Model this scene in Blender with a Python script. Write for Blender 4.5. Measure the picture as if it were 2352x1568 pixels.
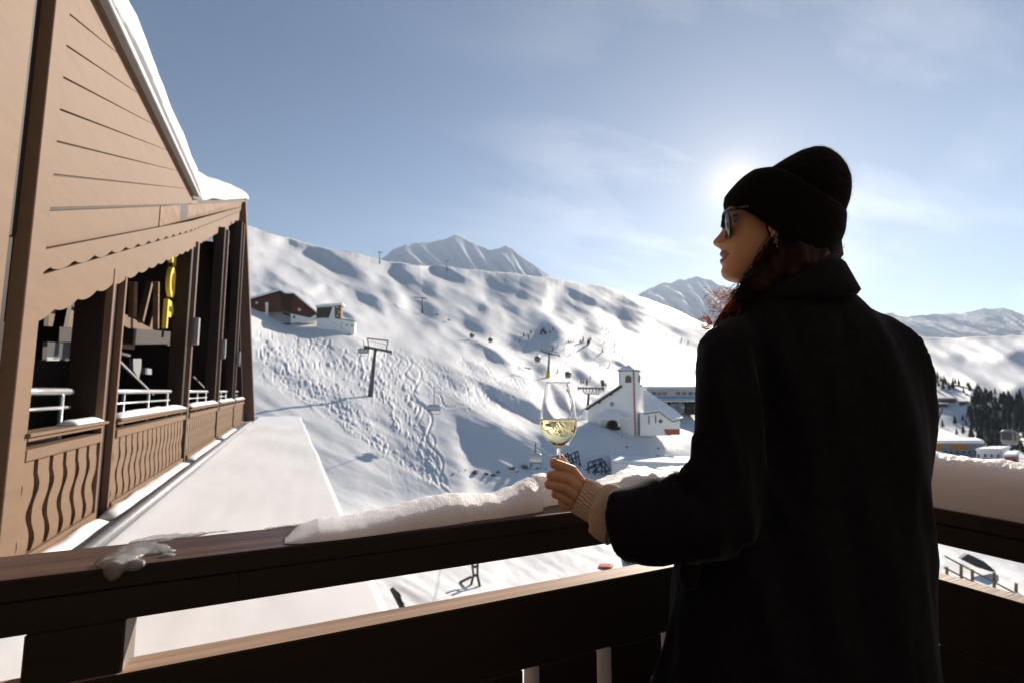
import bpy, bmesh, math, random
import numpy as np
from mathutils import Vector, Matrix, noise as mnoise

random.seed(7)
rng = np.random.RandomState(11)
R = math.radians
scene = bpy.context.scene
for o in list(bpy.data.objects):
    bpy.data.objects.remove(o)
COL = scene.collection

# ------------------------------------------------------------------ camera, sky, sun, exposure
CAMZ = 1.25                      # the balcony floor is z = 0
HEAD, PITCH = R(24.6), R(5.88)   # heading to the right of +Y, tilt above the horizon
LENS = 17.0
SUN_AZ, SUN_EL = R(50.3), R(21.7)   # azimuth from +Y towards +X

cam_d = bpy.data.cameras.new("camera")
cam_d.lens = LENS
cam_d.sensor_width = 36.0
cam_d.clip_start = 0.02
cam_d.clip_end = 20000.0
cam_d.dof.use_dof = True
cam_d.dof.focus_distance = 1.12
cam_d.dof.aperture_fstop = 4.5
cam = bpy.data.objects.new("camera", cam_d)
cam.location = (0, 0, CAMZ)
cam.rotation_euler = (R(90) + PITCH, 0, -HEAD)
COL.objects.link(cam)
scene.camera = cam

HAZE = 0.00004                   # scattering per metre
SKY_STRENGTH = 0.063
world = bpy.data.worlds.new("World")
scene.world = world
world.use_nodes = True
wn, wl = world.node_tree.nodes, world.node_tree.links
wn.clear()
w_out = wn.new("ShaderNodeOutputWorld")
w_bg = wn.new("ShaderNodeBackground")
w_bg.inputs["Strength"].default_value = SKY_STRENGTH
w_sky = wn.new("ShaderNodeTexSky")
w_sky.sky_type = 'NISHITA'
w_sky.sun_disc = False
w_sky.sun_elevation = SUN_EL
w_sky.sun_rotation = SUN_AZ
w_sky.altitude = 2000.0
w_sky.air_density = 1.0
w_sky.dust_density = 0.35
w_sky.ozone_density = 1.0
SUN_DIR = Vector((math.cos(SUN_EL) * math.sin(SUN_AZ), math.cos(SUN_EL) * math.cos(SUN_AZ), math.sin(SUN_EL)))
# thin cirrus and a few small clouds: noise on the view direction, brightest where they scatter the sun forward
def wnode(t, **kw):
    n = wn.new(t)
    for k, v in kw.items():
        setattr(n, k, v)
    return n
def wmath(op, a, b=None, c=None, clamp=False):
    n = wnode("ShaderNodeMath", operation=op, use_clamp=clamp)
    for i, x in enumerate((a, b, c)):
        if x is None:
            continue
        if isinstance(x, (int, float)):
            n.inputs[i].default_value = x
        else:
            wl.new(x, n.inputs[i])
    return n.outputs[0]
w_tc = wnode("ShaderNodeTexCoord")
w_sep = wnode("ShaderNodeSeparateXYZ")
wl.new(w_tc.outputs["Generated"], w_sep.inputs[0])
zc = wmath('MAXIMUM', w_sep.outputs[2], 0.0)
den = wmath('ADD', zc, 0.16)
px_ = wmath('DIVIDE', w_sep.outputs[0], den)
py_ = wmath('DIVIDE', w_sep.outputs[1], den)
w_cmb = wnode("ShaderNodeCombineXYZ")
wl.new(px_, w_cmb.inputs[0]); wl.new(py_, w_cmb.inputs[1])
w_map = wnode("ShaderNodeMapping")
w_map.inputs["Rotation"].default_value = (0, 0, R(12))
w_map.inputs["Scale"].default_value = (0.75, 1.9, 1.0)
w_map.inputs["Location"].default_value = (3.1, 0.4, 0.0)
wl.new(w_cmb.outputs[0], w_map.inputs[0])
w_n = wnode("ShaderNodeTexNoise")
w_n.inputs["Scale"].default_value = 1.15
w_n.inputs["Detail"].default_value = 7.0
w_n.inputs["Roughness"].default_value = 0.55
w_n.inputs["Distortion"].default_value = 0.35
wl.new(w_map.outputs[0], w_n.inputs["Vector"])
w_cr = wnode("ShaderNodeMapRange")
w_cr.inputs["From Min"].default_value = 0.47
w_cr.inputs["From Max"].default_value = 0.82
wl.new(w_n.outputs[0], w_cr.inputs["Value"])
w_dot = wnode("ShaderNodeVectorMath", operation='DOT_PRODUCT')
wl.new(w_tc.outputs["Generated"], w_dot.inputs[0])
w_dot.inputs[1].default_value = SUN_DIR
cosg = wmath('MAXIMUM', w_dot.outputs["Value"], 0.0)
near = wmath('POWER', cosg, 14.0)          # forward scattering in thin ice cloud
tight = wmath('POWER', cosg, 160.0)
veryt = wmath('POWER', cosg, 900.0)
# the clouds themselves: white light, stronger towards the sun
c_amt = wmath('MULTIPLY', w_cr.outputs[0], wmath('MULTIPLY_ADD', near, 1.9, 0.08))
c_gain = wmath('MULTIPLY', c_amt, 3.0)
aure = wmath('ADD', wmath('MULTIPLY', near, 0.55), wmath('ADD', wmath('MULTIPLY', tight, 0.8), wmath('MULTIPLY', veryt, 4.0)))
w_c1 = wnode("ShaderNodeVectorMath", operation='SCALE')
w_c1.inputs[0].default_value = (1.0, 0.86, 0.66)
wl.new(c_gain, w_c1.inputs["Scale"])
w_c2 = wnode("ShaderNodeVectorMath", operation='SCALE')
w_c2.inputs[0].default_value = (1.0, 0.80, 0.52)
wl.new(aure, w_c2.inputs["Scale"])
w_a1 = wnode("ShaderNodeVectorMath", operation='ADD')
w_wb = wnode('ShaderNodeVectorMath', operation='MULTIPLY'); w_wb.inputs[1].default_value = (1.0, 0.98, 0.96)
wl.new(w_sky.outputs[0], w_wb.inputs[0]); wl.new(w_wb.outputs[0], w_a1.inputs[0]); wl.new(w_c1.outputs[0], w_a1.inputs[1])
w_a2 = wnode("ShaderNodeVectorMath", operation='ADD')
wl.new(w_a1.outputs[0], w_a2.inputs[0]); wl.new(w_c2.outputs[0], w_a2.inputs[1])
wl.new(w_a2.outputs[0], w_bg.inputs["Color"])
wl.new(w_bg.outputs[0], w_out.inputs[0])

sun_d = bpy.data.lights.new("sun", 'SUN')
sun_d.energy = 4.3
sun_d.angle = R(0.53)
sun_d.color = (1.0, 0.89, 0.76)
sun = bpy.data.objects.new("sun", sun_d)
sun.rotation_euler = (-SUN_DIR).to_track_quat('-Z', 'Y').to_euler()
sun.location = (30, 30, 30)
COL.objects.link(sun)

scene.view_settings.view_transform = 'Standard'
scene.view_settings.look = 'None'
scene.view_settings.exposure = 0.88
scene.view_settings.gamma = 1.0
scene.view_settings.use_curve_mapping = False
scene.render.engine = 'CYCLES'
scene.cycles.use_denoising = True
scene.cycles.max_bounces = 10
scene.cycles.transmission_bounces = 8
scene.cycles.diffuse_bounces = 4
scene.cycles.glossy_bounces = 4
scene.cycles.transparent_max_bounces = 12
scene.cycles.sample_clamp_indirect = 4.0
scene.cycles.caustics_reflective = False
scene.cycles.caustics_refractive = False

# ------------------------------------------------------------------ picking real points along sight lines measured on the photograph (2352 x 1568 grid)
F = LENS / 36.0 * 2352.0
CH, SH, CP, SP = math.cos(HEAD), math.sin(HEAD), math.cos(PITCH), math.sin(PITCH)
CAM = Vector((0, 0, CAMZ))
FWD_H = Vector((SH, CH, 0)); RIGHT = Vector((CH, -SH, 0)); UP = Vector((0, 0, 1))

def ray(u, v):
    cx, cy = (u - 1176.0) / F, (784.0 - v) / F
    return FWD_H * (CP - cy * SP) + RIGHT * cx + UP * (SP + cy * CP)
def on_x(u, v, X):
    d = ray(u, v); return CAM + d * (X / d.x)
def on_y(u, v, Y):
    d = ray(u, v); return CAM + d * (Y / d.y)
def on_z(u, v, Z):
    d = ray(u, v); return CAM + d * ((Z - CAMZ) / d.z)
def at(u, v, dist):
    """point whose horizontal distance ahead of the camera (along its heading) is dist"""
    d = ray(u, v); return CAM + d * (dist / d.dot(FWD_H))
def on_plane(u, v, p, n):
    d = ray(u, v); return CAM + d * ((p - CAM).dot(n) / d.dot(n))
def project(p):
    q = Vector(p) - CAM
    zc_ = q.dot(FWD_H) * CP + q.z * SP
    yc_ = -q.dot(FWD_H) * SP + q.z * CP
    return 1176 + F * q.dot(RIGHT) / zc_, 784 - F * yc_ / zc_, zc_

# ------------------------------------------------------------------ materials
MATS = {}
def mat(name, color, rough=0.6, spec=0.4, metallic=0.0, noise_scale=None, noise_amt=0.0, bump=0.0, bump_scale=None, sss=0.0,
        sss_radius=(0.01, 0.01, 0.01), stretch=None, second=None, second_lo=0.45, second_hi=0.6, second_scale=3.0, detail=5.0, sheen=0.0, rough_var=0.0,
        transmission=0.0, ior=1.45, bump_dist=0.01, obj_coords=True, rot=None):
    m = bpy.data.materials.new(name)
    m.use_nodes = True
    nt = m.node_tree
    b = nt.nodes["Principled BSDF"]
    b.inputs["Base Color"].default_value = (*color, 1)
    b.inputs["Roughness"].default_value = rough
    b.inputs["Specular IOR Level"].default_value = spec
    b.inputs["Metallic"].default_value = metallic
    b.inputs["IOR"].default_value = ior
    b.inputs["Transmission Weight"].default_value = transmission
    if sheen:
        b.inputs["Sheen Weight"].default_value = sheen
        b.inputs["Sheen Roughness"].default_value = 0.35
    if sss:
        b.inputs["Subsurface Weight"].default_value = sss
        b.inputs["Subsurface Radius"].default_value = sss_radius
        b.inputs["Subsurface Scale"].default_value = 1.0
    tc = nt.nodes.new("ShaderNodeTexCoord")
    vec = tc.outputs["Object"]
    if stretch or rot:
        mp = nt.nodes.new("ShaderNodeMapping")
        mp.inputs["Scale"].default_value = stretch or (1, 1, 1)
        if rot:
            mp.inputs["Rotation"].default_value = rot
        nt.links.new(vec, mp.inputs[0]); vec = mp.outputs[0]
    def nz(scale, det=detail, rgh=0.6):
        n = nt.nodes.new("ShaderNodeTexNoise")
        n.inputs["Scale"].default_value = scale
        n.inputs["Detail"].default_value = det
        n.inputs["Roughness"].default_value = rgh
        nt.links.new(vec, n.inputs["Vector"])
        return n.outputs[0]
    col_out = None
    if noise_scale:
        v = nz(noise_scale)
        mr = nt.nodes.new("ShaderNodeMapRange")
        mr.inputs["To Min"].default_value = 1 - noise_amt
        mr.inputs["To Max"].default_value = 1 + noise_amt
        mr.inputs["From Min"].default_value = 0.25
        mr.inputs["From Max"].default_value = 0.75
        nt.links.new(v, mr.inputs["Value"])
        mx = nt.nodes.new("ShaderNodeVectorMath"); mx.operation = 'SCALE'
        mx.inputs[0].default_value = color
        nt.links.new(mr.outputs[0], mx.inputs["Scale"])
        col_out = mx.outputs[0]
    if second:
        v = nz(second_scale, 6.0)
        mr = nt.nodes.new("ShaderNodeMapRange")
        mr.inputs["From Min"].default_value = second_lo
        mr.inputs["From Max"].default_value = second_hi
        nt.links.new(v, mr.inputs["Value"])
        mx = nt.nodes.new("ShaderNodeMix"); mx.data_type = 'RGBA'
        nt.links.new(mr.outputs[0], mx.inputs[0])
        if col_out is not None:
            nt.links.new(col_out, mx.inputs[6])
        else:
            mx.inputs[6].default_value = (*color, 1)
        mx.inputs[7].default_value = (*second, 1)
        col_out = mx.outputs[2]
    if col_out is not None:
        nt.links.new(col_out, b.inputs["Base Color"])
    if rough_var:
        v = nz((noise_scale or 8.0) * 0.7)
        mr = nt.nodes.new("ShaderNodeMapRange")
        mr.inputs["To Min"].default_value = max(0.05, rough - rough_var)
        mr.inputs["To Max"].default_value = min(1.0, rough + rough_var)
        nt.links.new(v, mr.inputs["Value"])
        nt.links.new(mr.outputs[0], b.inputs["Roughness"])
    if bump:
        bp = nt.nodes.new("ShaderNodeBump")
        bp.inputs["Strength"].default_value = bump
        bp.inputs["Distance"].default_value = bump_dist
        nt.links.new(nz(bump_scale or 20.0, 4.0), bp.inputs["Height"])
        nt.links.new(bp.outputs[0], b.inputs["Normal"])
    MATS[name] = m
    return m

M_SNOW = mat("snow", (0.72, 0.725, 0.74), rough=0.65, spec=0.25, bump=0.25, bump_scale=3.0, bump_dist=0.05)
M_RAILSNOW = mat("rail_snow", (0.88, 0.88, 0.90), rough=0.45, spec=0.45, sss=0.8, sss_radius=(0.06, 0.052, 0.046), bump=0.7, bump_scale=300.0, bump_dist=0.004)
M_ROOFSNOW = mat("roof_snow", (0.90, 0.90, 0.91), rough=0.6, spec=0.3, bump=0.25, bump_scale=1.6, bump_dist=0.03)
M_ICE = mat("ice", (0.92, 0.91, 0.90), rough=0.16, spec=0.6, transmission=0.75, ior=1.31, bump=0.5, bump_scale=160.0, bump_dist=0.004)
M_ROCK = mat("rock", (0.10, 0.10, 0.11), rough=0.9, noise_scale=2.0, noise_amt=0.5, second=(0.8, 0.81, 0.84), second_scale=1.3, second_lo=0.60, second_hi=0.66)
M_TAN = mat("tan_paint_wood", (0.195, 0.122, 0.074), rough=0.62, spec=0.3, noise_scale=5.0, noise_amt=0.09, stretch=(1, 0.3, 1.8), bump=0.15, bump_scale=30.0, bump_dist=0.004,
            second=(0.15, 0.092, 0.056), second_scale=3.5, second_lo=0.58, second_hi=0.75)
M_REAR = mat("rear_bounce_wall", (0.22, 0.175, 0.145), rough=0.7, noise_scale=5.0, noise_amt=0.15)  # tone chosen for the light it bounces on face and hand
M_TANDARK = mat("weathered_wood", (0.20, 0.115, 0.065), rough=0.7, noise_scale=6.0, noise_amt=0.25, stretch=(1, 0.3, 2.0), second=(0.27, 0.17, 0.11), second_scale=3.0, second_lo=0.5, second_hi=0.65)
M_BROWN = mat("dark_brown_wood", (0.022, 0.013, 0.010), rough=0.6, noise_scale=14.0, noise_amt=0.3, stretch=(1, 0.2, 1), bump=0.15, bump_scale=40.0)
M_MIDBROWN = mat("brown_wood", (0.135, 0.080, 0.055), rough=0.6, noise_scale=8.0, noise_amt=0.3, stretch=(3, 3, 0.3), bump=0.2, bump_scale=30.0)
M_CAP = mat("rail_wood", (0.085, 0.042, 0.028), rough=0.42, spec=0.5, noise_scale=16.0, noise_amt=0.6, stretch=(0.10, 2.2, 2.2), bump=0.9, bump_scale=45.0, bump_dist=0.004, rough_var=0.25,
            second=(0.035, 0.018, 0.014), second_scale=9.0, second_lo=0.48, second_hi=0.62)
M_CAPV = mat("rail_wood_side", (0.105, 0.052, 0.034), rough=0.42, spec=0.5, noise_scale=9.0, noise_amt=0.35, stretch=(1.6, 0.12, 1.6), bump=0.35, bump_scale=60.0, bump_dist=0.002, rough_var=0.2)
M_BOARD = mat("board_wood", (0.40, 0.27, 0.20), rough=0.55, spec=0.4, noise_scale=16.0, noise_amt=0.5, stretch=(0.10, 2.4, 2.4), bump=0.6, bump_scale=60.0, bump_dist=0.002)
M_BOARDFACE = mat("shaded_board_stain", (0.020, 0.012, 0.010), rough=0.55, noise_scale=10.0, noise_amt=0.3, stretch=(0.12, 2.0, 2.0), bump=0.2, bump_scale=60.0, bump_dist=0.002)  # dark stain that also carries the shade on upright rail faces
M_STEEL = mat("galvanised_steel", (0.55, 0.56, 0.57), rough=0.35, metallic=0.7, noise_scale=20.0, noise_amt=0.1)
M_GREY = mat("grey_metal", (0.28, 0.28, 0.29), rough=0.5, metallic=0.3, noise_scale=9.0, noise_amt=0.15)
M_DARKMETAL = mat("dark_steel", (0.05, 0.055, 0.06), rough=0.55, metallic=0.3, noise_scale=9.0, noise_amt=0.2)
M_PYLON = mat("pylon_steel", (0.11, 0.12, 0.125), rough=0.55, metallic=0.2, noise_scale=2.0, noise_amt=0.2)
M_YELLOW = mat("yellow_sign_paint", (0.85, 0.62, 0.10), rough=0.45)
M_PADYELLOW = mat("yellow_pad", (0.75, 0.42, 0.04), rough=0.7)
M_WHITEWALL = mat("white_render", (0.86, 0.855, 0.84), rough=0.85, noise_scale=0.7, noise_amt=0.05)
M_REDQUOIN = mat("red_stone", (0.38, 0.12, 0.085), rough=0.8, noise_scale=2.0, noise_amt=0.25)
M_CHALET = mat("red_brown_timber", (0.115, 0.040, 0.026), rough=0.7, noise_scale=0.8, noise_amt=0.25)
M_CHALETDARK = mat("dark_timber", (0.05, 0.024, 0.018), rough=0.7)
M_OLIVE = mat("olive_shutter", (0.075, 0.065, 0.045), rough=0.7)
M_GLASSDARK = mat("window_glass", (0.03, 0.035, 0.045), rough=0.08, spec=0.8)
M_GREYWALL = mat("grey_cladding", (0.42, 0.43, 0.45), rough=0.6, noise_scale=0.3, noise_amt=0.06)
M_BLUE = mat("blue_stripe_paint", (0.10, 0.27, 0.45), rough=0.5)
M_ORANGE = mat("orange_cladding", (0.55, 0.21, 0.04), rough=0.6)
M_NEEDLE = mat("spruce_needles", (0.022, 0.032, 0.027), rough=0.9, noise_scale=1.2, noise_amt=0.5, second=(0.45, 0.46, 0.50), second_scale=1.6, second_lo=0.64, second_hi=0.72)
M_BARK = mat("bark", (0.05, 0.035, 0.025), rough=0.9)
M_SHELL = mat("chair_shell", (0.55, 0.56, 0.57), rough=0.22, spec=0.6, noise_scale=3, noise_amt=0.06)
M_CABIN = mat("cabin_shell", (0.26, 0.25, 0.25), rough=0.3, spec=0.5)
M_TEAL = mat("teal_canvas", (0.12, 0.42, 0.42), rough=0.7)
M_RED = mat("red_plastic", (0.50, 0.09, 0.06), rough=0.6)
M_COAT = mat("black_wool", (0.0125, 0.0128, 0.0165), rough=0.95, spec=0.05, sheen=0.12, noise_scale=60.0, noise_amt=0.3, bump=0.4, bump_scale=420.0, bump_dist=0.002)
M_HAT = mat("black_knit", (0.0085, 0.0075, 0.0085), rough=0.95, spec=0.05, sheen=0.05, bump=0.5, bump_scale=300.0, bump_dist=0.002)
M_FUZZ = mat("wool_fuzz", (0.12, 0.085, 0.06), rough=0.5)
M_SWEATER = mat("beige_knit", (0.74, 0.60, 0.49), rough=0.9, spec=0.1, sheen=0.2, bump=0.5, bump_scale=500.0, bump_dist=0.001)
M_SKIN = mat("skin", (0.74, 0.44, 0.28), rough=0.5, spec=0.4, sss=0.35, sss_radius=(0.010, 0.004, 0.002), noise_scale=40.0, noise_amt=0.05, bump=0.1, bump_scale=300.0, bump_dist=0.001)
M_LIP = mat("lip", (0.42, 0.13, 0.10), rough=0.4)
M_HAIR = mat("dark_red_hair", (0.018, 0.007, 0.0045), rough=0.5, spec=0.15, noise_scale=30.0, noise_amt=0.4)
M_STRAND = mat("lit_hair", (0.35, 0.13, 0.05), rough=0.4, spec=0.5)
M_FRAME = mat("glasses_frame", (0.012, 0.009, 0.008), rough=0.25, spec=0.6)
M_LENS = mat("glasses_lens", (0.16, 0.17, 0.18), rough=0.04, spec=0.9, metallic=0.75)
M_GOLD = mat("earring_metal", (0.7, 0.6, 0.45), rough=0.25, metallic=1.0)
M_EYE = mat("eye_white", (0.45, 0.42, 0.40), rough=0.2)
M_IRIS = mat("eye_iris", (0.03, 0.015, 0.01), rough=0.1)
M_GLASS = mat("clear_glass", (1, 1, 1), rough=0.0, transmission=1.0, ior=1.48)
M_WINE = mat("white_wine", (1.0, 0.87, 0.48), rough=0.0, transmission=1.0, ior=1.34)
M_CONCRETE = mat("concrete", (0.3, 0.3, 0.3), rough=0.8, noise_scale=2.0, noise_amt=0.15)

# ------------------------------------------------------------------ mesh helpers
ORIGIN = {}
def tag(o, label=None, cat=None, group=None, kind=None):
    if label: o["label"] = label
    if cat: o["category"] = cat
    if group: o["group"] = group
    if kind: o["kind"] = kind
    return o
def thing(name, label, cat, loc, group=None):
    o = bpy.data.objects.new(name, None)
    o.empty_display_size = 0.2
    o.location = loc
    COL.objects.link(o)
    ORIGIN[o] = Vector(loc)
    return tag(o, label, cat, group)
def link(name, me, parent=None, loc=None):
    o = bpy.data.objects.new(name, me)
    COL.objects.link(o)
    if parent is not None:
        o.parent = parent
        ORIGIN[o] = ORIGIN[parent].copy()
        if loc is not None:
            o.location = loc
    else:
        ORIGIN[o] = Vector(loc) if loc is not None else Vector((0, 0, 0))
        if loc is not None:
            o.location = loc
    return o
def dup(root, loc, label=None, rotz=None, scale=None):
    r = root.copy(); COL.objects.link(r); r.location = loc; ORIGIN[r] = Vector(loc)
    if rotz is not None: r.rotation_euler = (0, 0, rotz)
    if scale is not None: r.scale = (scale,) * 3 if isinstance(scale, (int, float)) else scale
    if label: r["label"] = label
    for ch in list(root.children):
        c = ch.copy(); COL.objects.link(c); c.parent = r
        for g in list(ch.children):
            d = g.copy(); COL.objects.link(d); d.parent = c
    return r

class MB:
    def __init__(self):
        self.v, self.f, self.mi = [], [], []
        self.cur = 0
    def add(self, vs, fs):
        n = len(self.v)
        self.v += [Vector(p) for p in vs]
        self.f += [tuple(i + n for i in f) for f in fs]
        self.mi += [self.cur] * len(fs)
        return self
    def box(self, lo, hi):
        x0, y0, z0 = lo; x1, y1, z1 = hi
        return self.add([(x0, y0, z0), (x1, y0, z0), (x1, y1, z0), (x0, y1, z0), (x0, y0, z1), (x1, y0, z1), (x1, y1, z1), (x0, y1, z1)],
                        [(0, 3, 2, 1), (4, 5, 6, 7), (0, 1, 5, 4), (1, 2, 6, 5), (2, 3, 7, 6), (3, 0, 4, 7)])
    def prism(self, poly, vec):
        """polygon of 3-D points swept along vec"""
        n = len(poly); vec = Vector(vec)
        a = [Vector(p) for p in poly]
        fs = [tuple(range(n)), tuple(range(2 * n - 1, n - 1, -1))]
        fs += [(i, i + n, (i + 1) % n + n, (i + 1) % n) for i in range(n)]
        return self.add(a + [p + vec for p in a], fs)
    def bar(self, p, q, w, h=None, up=(0, 0, 1)):
        p, q = Vector(p), Vector(q); h = h or w
        d = (q - p).normalized(); up = Vector(up)
        if abs(d.dot(up)) > 0.97: up = Vector((0.3, 1, 0))
        s = d.cross(up).normalized(); t = s.cross(d)
        c = [s * a * w / 2 + t * b * h / 2 for a, b in ((-1, -1), (1, -1), (1, 1), (-1, 1))]
        return self.add([p + k for k in c] + [q + k for k in c], [(0, 3, 2, 1), (4, 5, 6, 7), (0, 1, 5, 4), (1, 2, 6, 5), (2, 3, 7, 6), (3, 0, 4, 7)])
    def tube(self, path, rad, n=8, caps=True):
        path = [Vector(p) for p in path]
        rad = [rad] * len(path) if isinstance(rad, (int, float)) else rad
        rings, ref = [], None
        for i, p in enumerate(path):
            d = (path[min(i + 1, len(path) - 1)] - path[max(i - 1, 0)]).normalized()
            if ref is None:
                ref = Vector((0, 0, 1)) if abs(d.z) < 0.9 else Vector((1, 0, 0))
            s = d.cross(ref).normalized(); t = s.cross(d); ref = t
            rings.append([p + (s * math.cos(a) + t * math.sin(a)) * rad[i] for a in (2 * math.pi * k / n for k in range(n))])
        return self.loft(rings, caps)
    def loft(self, rings, caps=True):
        n = len(rings[0]); vs = [p for r in rings for p in r]; fs = []
        for i in range(len(rings) - 1):
            for k in range(n):
                fs.append((i * n + k, i * n + (k + 1) % n, (i + 1) * n + (k + 1) % n, (i + 1) * n + k))
        if caps:
            fs.append(tuple(range(n - 1, -1, -1)))
            fs.append(tuple((len(rings) - 1) * n + k for k in range(n)))
        return self.add(vs, fs)
    def lathe(self, prof, c, n=24):
        c = Vector(c)
        return self.loft([[c + Vector((r * math.cos(2 * math.pi * k / n), r * math.sin(2 * math.pi * k / n), z)) for k in range(n)] for r, z in prof], False)
    def ball(self, c, r, n=10, m=7, sc=(1, 1, 1)):
        c = Vector(c); rings = []
        for i in range(m + 1):
            a = math.pi * (i + 0.02) / (m + 0.04) - math.pi / 2
            rings.append([c + Vector((sc[0] * r * math.cos(a) * math.cos(2 * math.pi * k / n), sc[1] * r * math.cos(a) * math.sin(2 * math.pi * k / n), sc[2] * r * math.sin(a))) for k in range(n)])
        return self.loft(rings, True)
    def mesh(self, name, mats, origin=(0, 0, 0), smooth=False, fix=True, bevel=0.0):
        me = bpy.data.meshes.new(name)
        o = Vector(origin)
        me.from_pydata([tuple(p - o) for p in self.v], [], self.f)
        mats = mats if isinstance(mats, (list, tuple)) else [mats]
        for m in mats: me.materials.append(m)
        if len(mats) > 1:
            me.polygons.foreach_set("material_index", self.mi)
        if fix or bevel:
            bm = bmesh.new(); bm.from_mesh(me)
            bmesh.ops.recalc_face_normals(bm, faces=bm.faces)
            if bevel:
                bmesh.ops.bevel(bm, geom=[e for e in bm.edges if len(e.link_faces) == 2 and e.calc_face_angle(0) > 0.6], offset=bevel, segments=1, affect='EDGES', clamp_overlap=True)
            bm.to_mesh(me); bm.free()
        if smooth:
            me.polygons.foreach_set("use_smooth", [True] * len(me.polygons))
        me.update()
        return me
    def build(self, name, mats, parent=None, smooth=False, origin=None, fix=True, bevel=0.0):
        if parent is not None:
            me = self.mesh(name, mats, ORIGIN[parent], smooth, fix, bevel)
            return link(name, me, parent)
        org = Vector(origin) if origin is not None else Vector((0, 0, 0))
        me = self.mesh(name, mats, org, smooth, fix, bevel)
        return link(name, me, None, org)

def remeshed(mb, voxel, smooth_iter=4, name="tmp"):
    """one continuous surface from overlapping closed shapes"""
    me = mb.mesh(name, [], smooth=False)
    o = bpy.data.objects.new(name, me); COL.objects.link(o)
    r = o.modifiers.new("r", 'REMESH'); r.mode = 'VOXEL'; r.voxel_size = voxel; r.use_smooth_shade = True
    if smooth_iter:
        s = o.modifiers.new("s", 'SMOOTH'); s.factor = 0.5; s.iterations = smooth_iter
    dg = bpy.context.evaluated_depsgraph_get()
    ev = o.evaluated_get(dg)
    out = bpy.data.meshes.new_from_object(ev)
    bpy.data.objects.remove(o); bpy.data.meshes.remove(me)
    return out
def displace(me, fn):
    n = len(me.vertices)
    co = np.empty(n * 3, np.float32); me.vertices.foreach_get("co", co); co = co.reshape(-1, 3)
    nr = np.empty(n * 3, np.float32); me.vertex_normals.foreach_get("vector", nr); nr = nr.reshape(-1, 3)
    d = np.array([fn(Vector(c)) for c in co], np.float32)
    co = co + nr * d[:, None]
    me.vertices.foreach_set("co", co.ravel()); me.update()
def shift(me, off):
    n = len(me.vertices)
    co = np.empty(n * 3, np.float32); me.vertices.foreach_get("co", co)
    co = co.reshape(-1, 3) + np.array(off, np.float32); me.vertices.foreach_set("co", co.ravel()); me.update()
    return me
def join_meshes(name, parts, mats):
    """parts: (mesh, material index) -> one mesh"""
    vs, fs, mi = [], [], []
    for me, k in parts:
        n = len(vs)
        vs += [tuple(v.co) for v in me.vertices]
        for p in me.polygons:
            fs.append(tuple(i + n for i in p.vertices)); mi.append(k)
    out = bpy.data.meshes.new(name)
    out.from_pydata(vs, [], fs)
    for m in mats: out.materials.append(m)
    out.polygons.foreach_set("material_index", mi)
    out.polygons.foreach_set("use_smooth", [True] * len(fs))
    out.update()
    return out
def grid_mesh(name, P, mats, smooth=True, closed_u=False):
    """P: array (rows, cols, 3)"""
    nr, nc, _ = P.shape
    me = bpy.data.meshes.new(name)
    me.vertices.add(nr * nc)
    me.vertices.foreach_set("co", P.reshape(-1).astype(np.float32))
    i, j = np.meshgrid(np.arange(nr - 1), np.arange(nc - 1), indexing='ij')
    a = (i * nc + j).ravel()
    q = np.stack([a, a + 1, a + nc + 1, a + nc], 1).astype(np.int32)
    nq = len(q)
    me.loops.add(nq * 4); me.polygons.add(nq)
    me.loops.foreach_set("vertex_index", q.ravel())
    me.polygons.foreach_set("loop_start", np.arange(0, nq * 4, 4, dtype=np.int32))
    me.polygons.foreach_set("loop_total", np.full(nq, 4, dtype=np.int32))
    me.polygons.foreach_set("use_smooth", np.full(nq, smooth))
    for m in (mats if isinstance(mats, (list, tuple)) else [mats]): me.materials.append(m)
    me.update(calc_edges=True); me.validate()
    return me

# ---- numpy noise
def vnoise(x, y, seed):
    r = np.random.RandomState(seed).rand(256, 256)
    xi, yi = np.floor(x).astype(int), np.floor(y).astype(int)
    fx, fy = x - xi, y - yi
    fx, fy = fx * fx * fx * (fx * (fx * 6 - 15) + 10), fy * fy * fy * (fy * (fy * 6 - 15) + 10)
    g = lambda a, b: r[a & 255, b & 255]
    return (g(xi, yi) * (1 - fx) + g(xi + 1, yi) * fx) * (1 - fy) + (g(xi, yi + 1) * (1 - fx) + g(xi + 1, yi + 1) * fx) * fy
def fbm(x, y, seed, octaves=5, gain=0.5):
    s, a, t = 0.0, 1.0, 0.0
    for k in range(octaves):
        s = s + a * (vnoise(x * 2 ** k + 17.3 * k, y * 2 ** k - 9.1 * k, seed + k) * 2 - 1); t += a; a *= gain
    return s / t
def blur(a, s):
    if s <= 0: return a
    n = int(3 * s) + 1
    k = np.exp(-0.5 * (np.arange(-n, n + 1) / s) ** 2); k /= k.sum()
    for ax in (0, 1):
        p = [(0, 0), (0, 0)]; p[ax] = (n, n)
        b = np.pad(a, p, mode='edge')
        out = np.zeros_like(a)
        for i, w in enumerate(k):
            out += w * (b[i:i + a.shape[0], :] if ax == 0 else b[:, i:i + a.shape[1]])
        a = out
    return a
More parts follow.
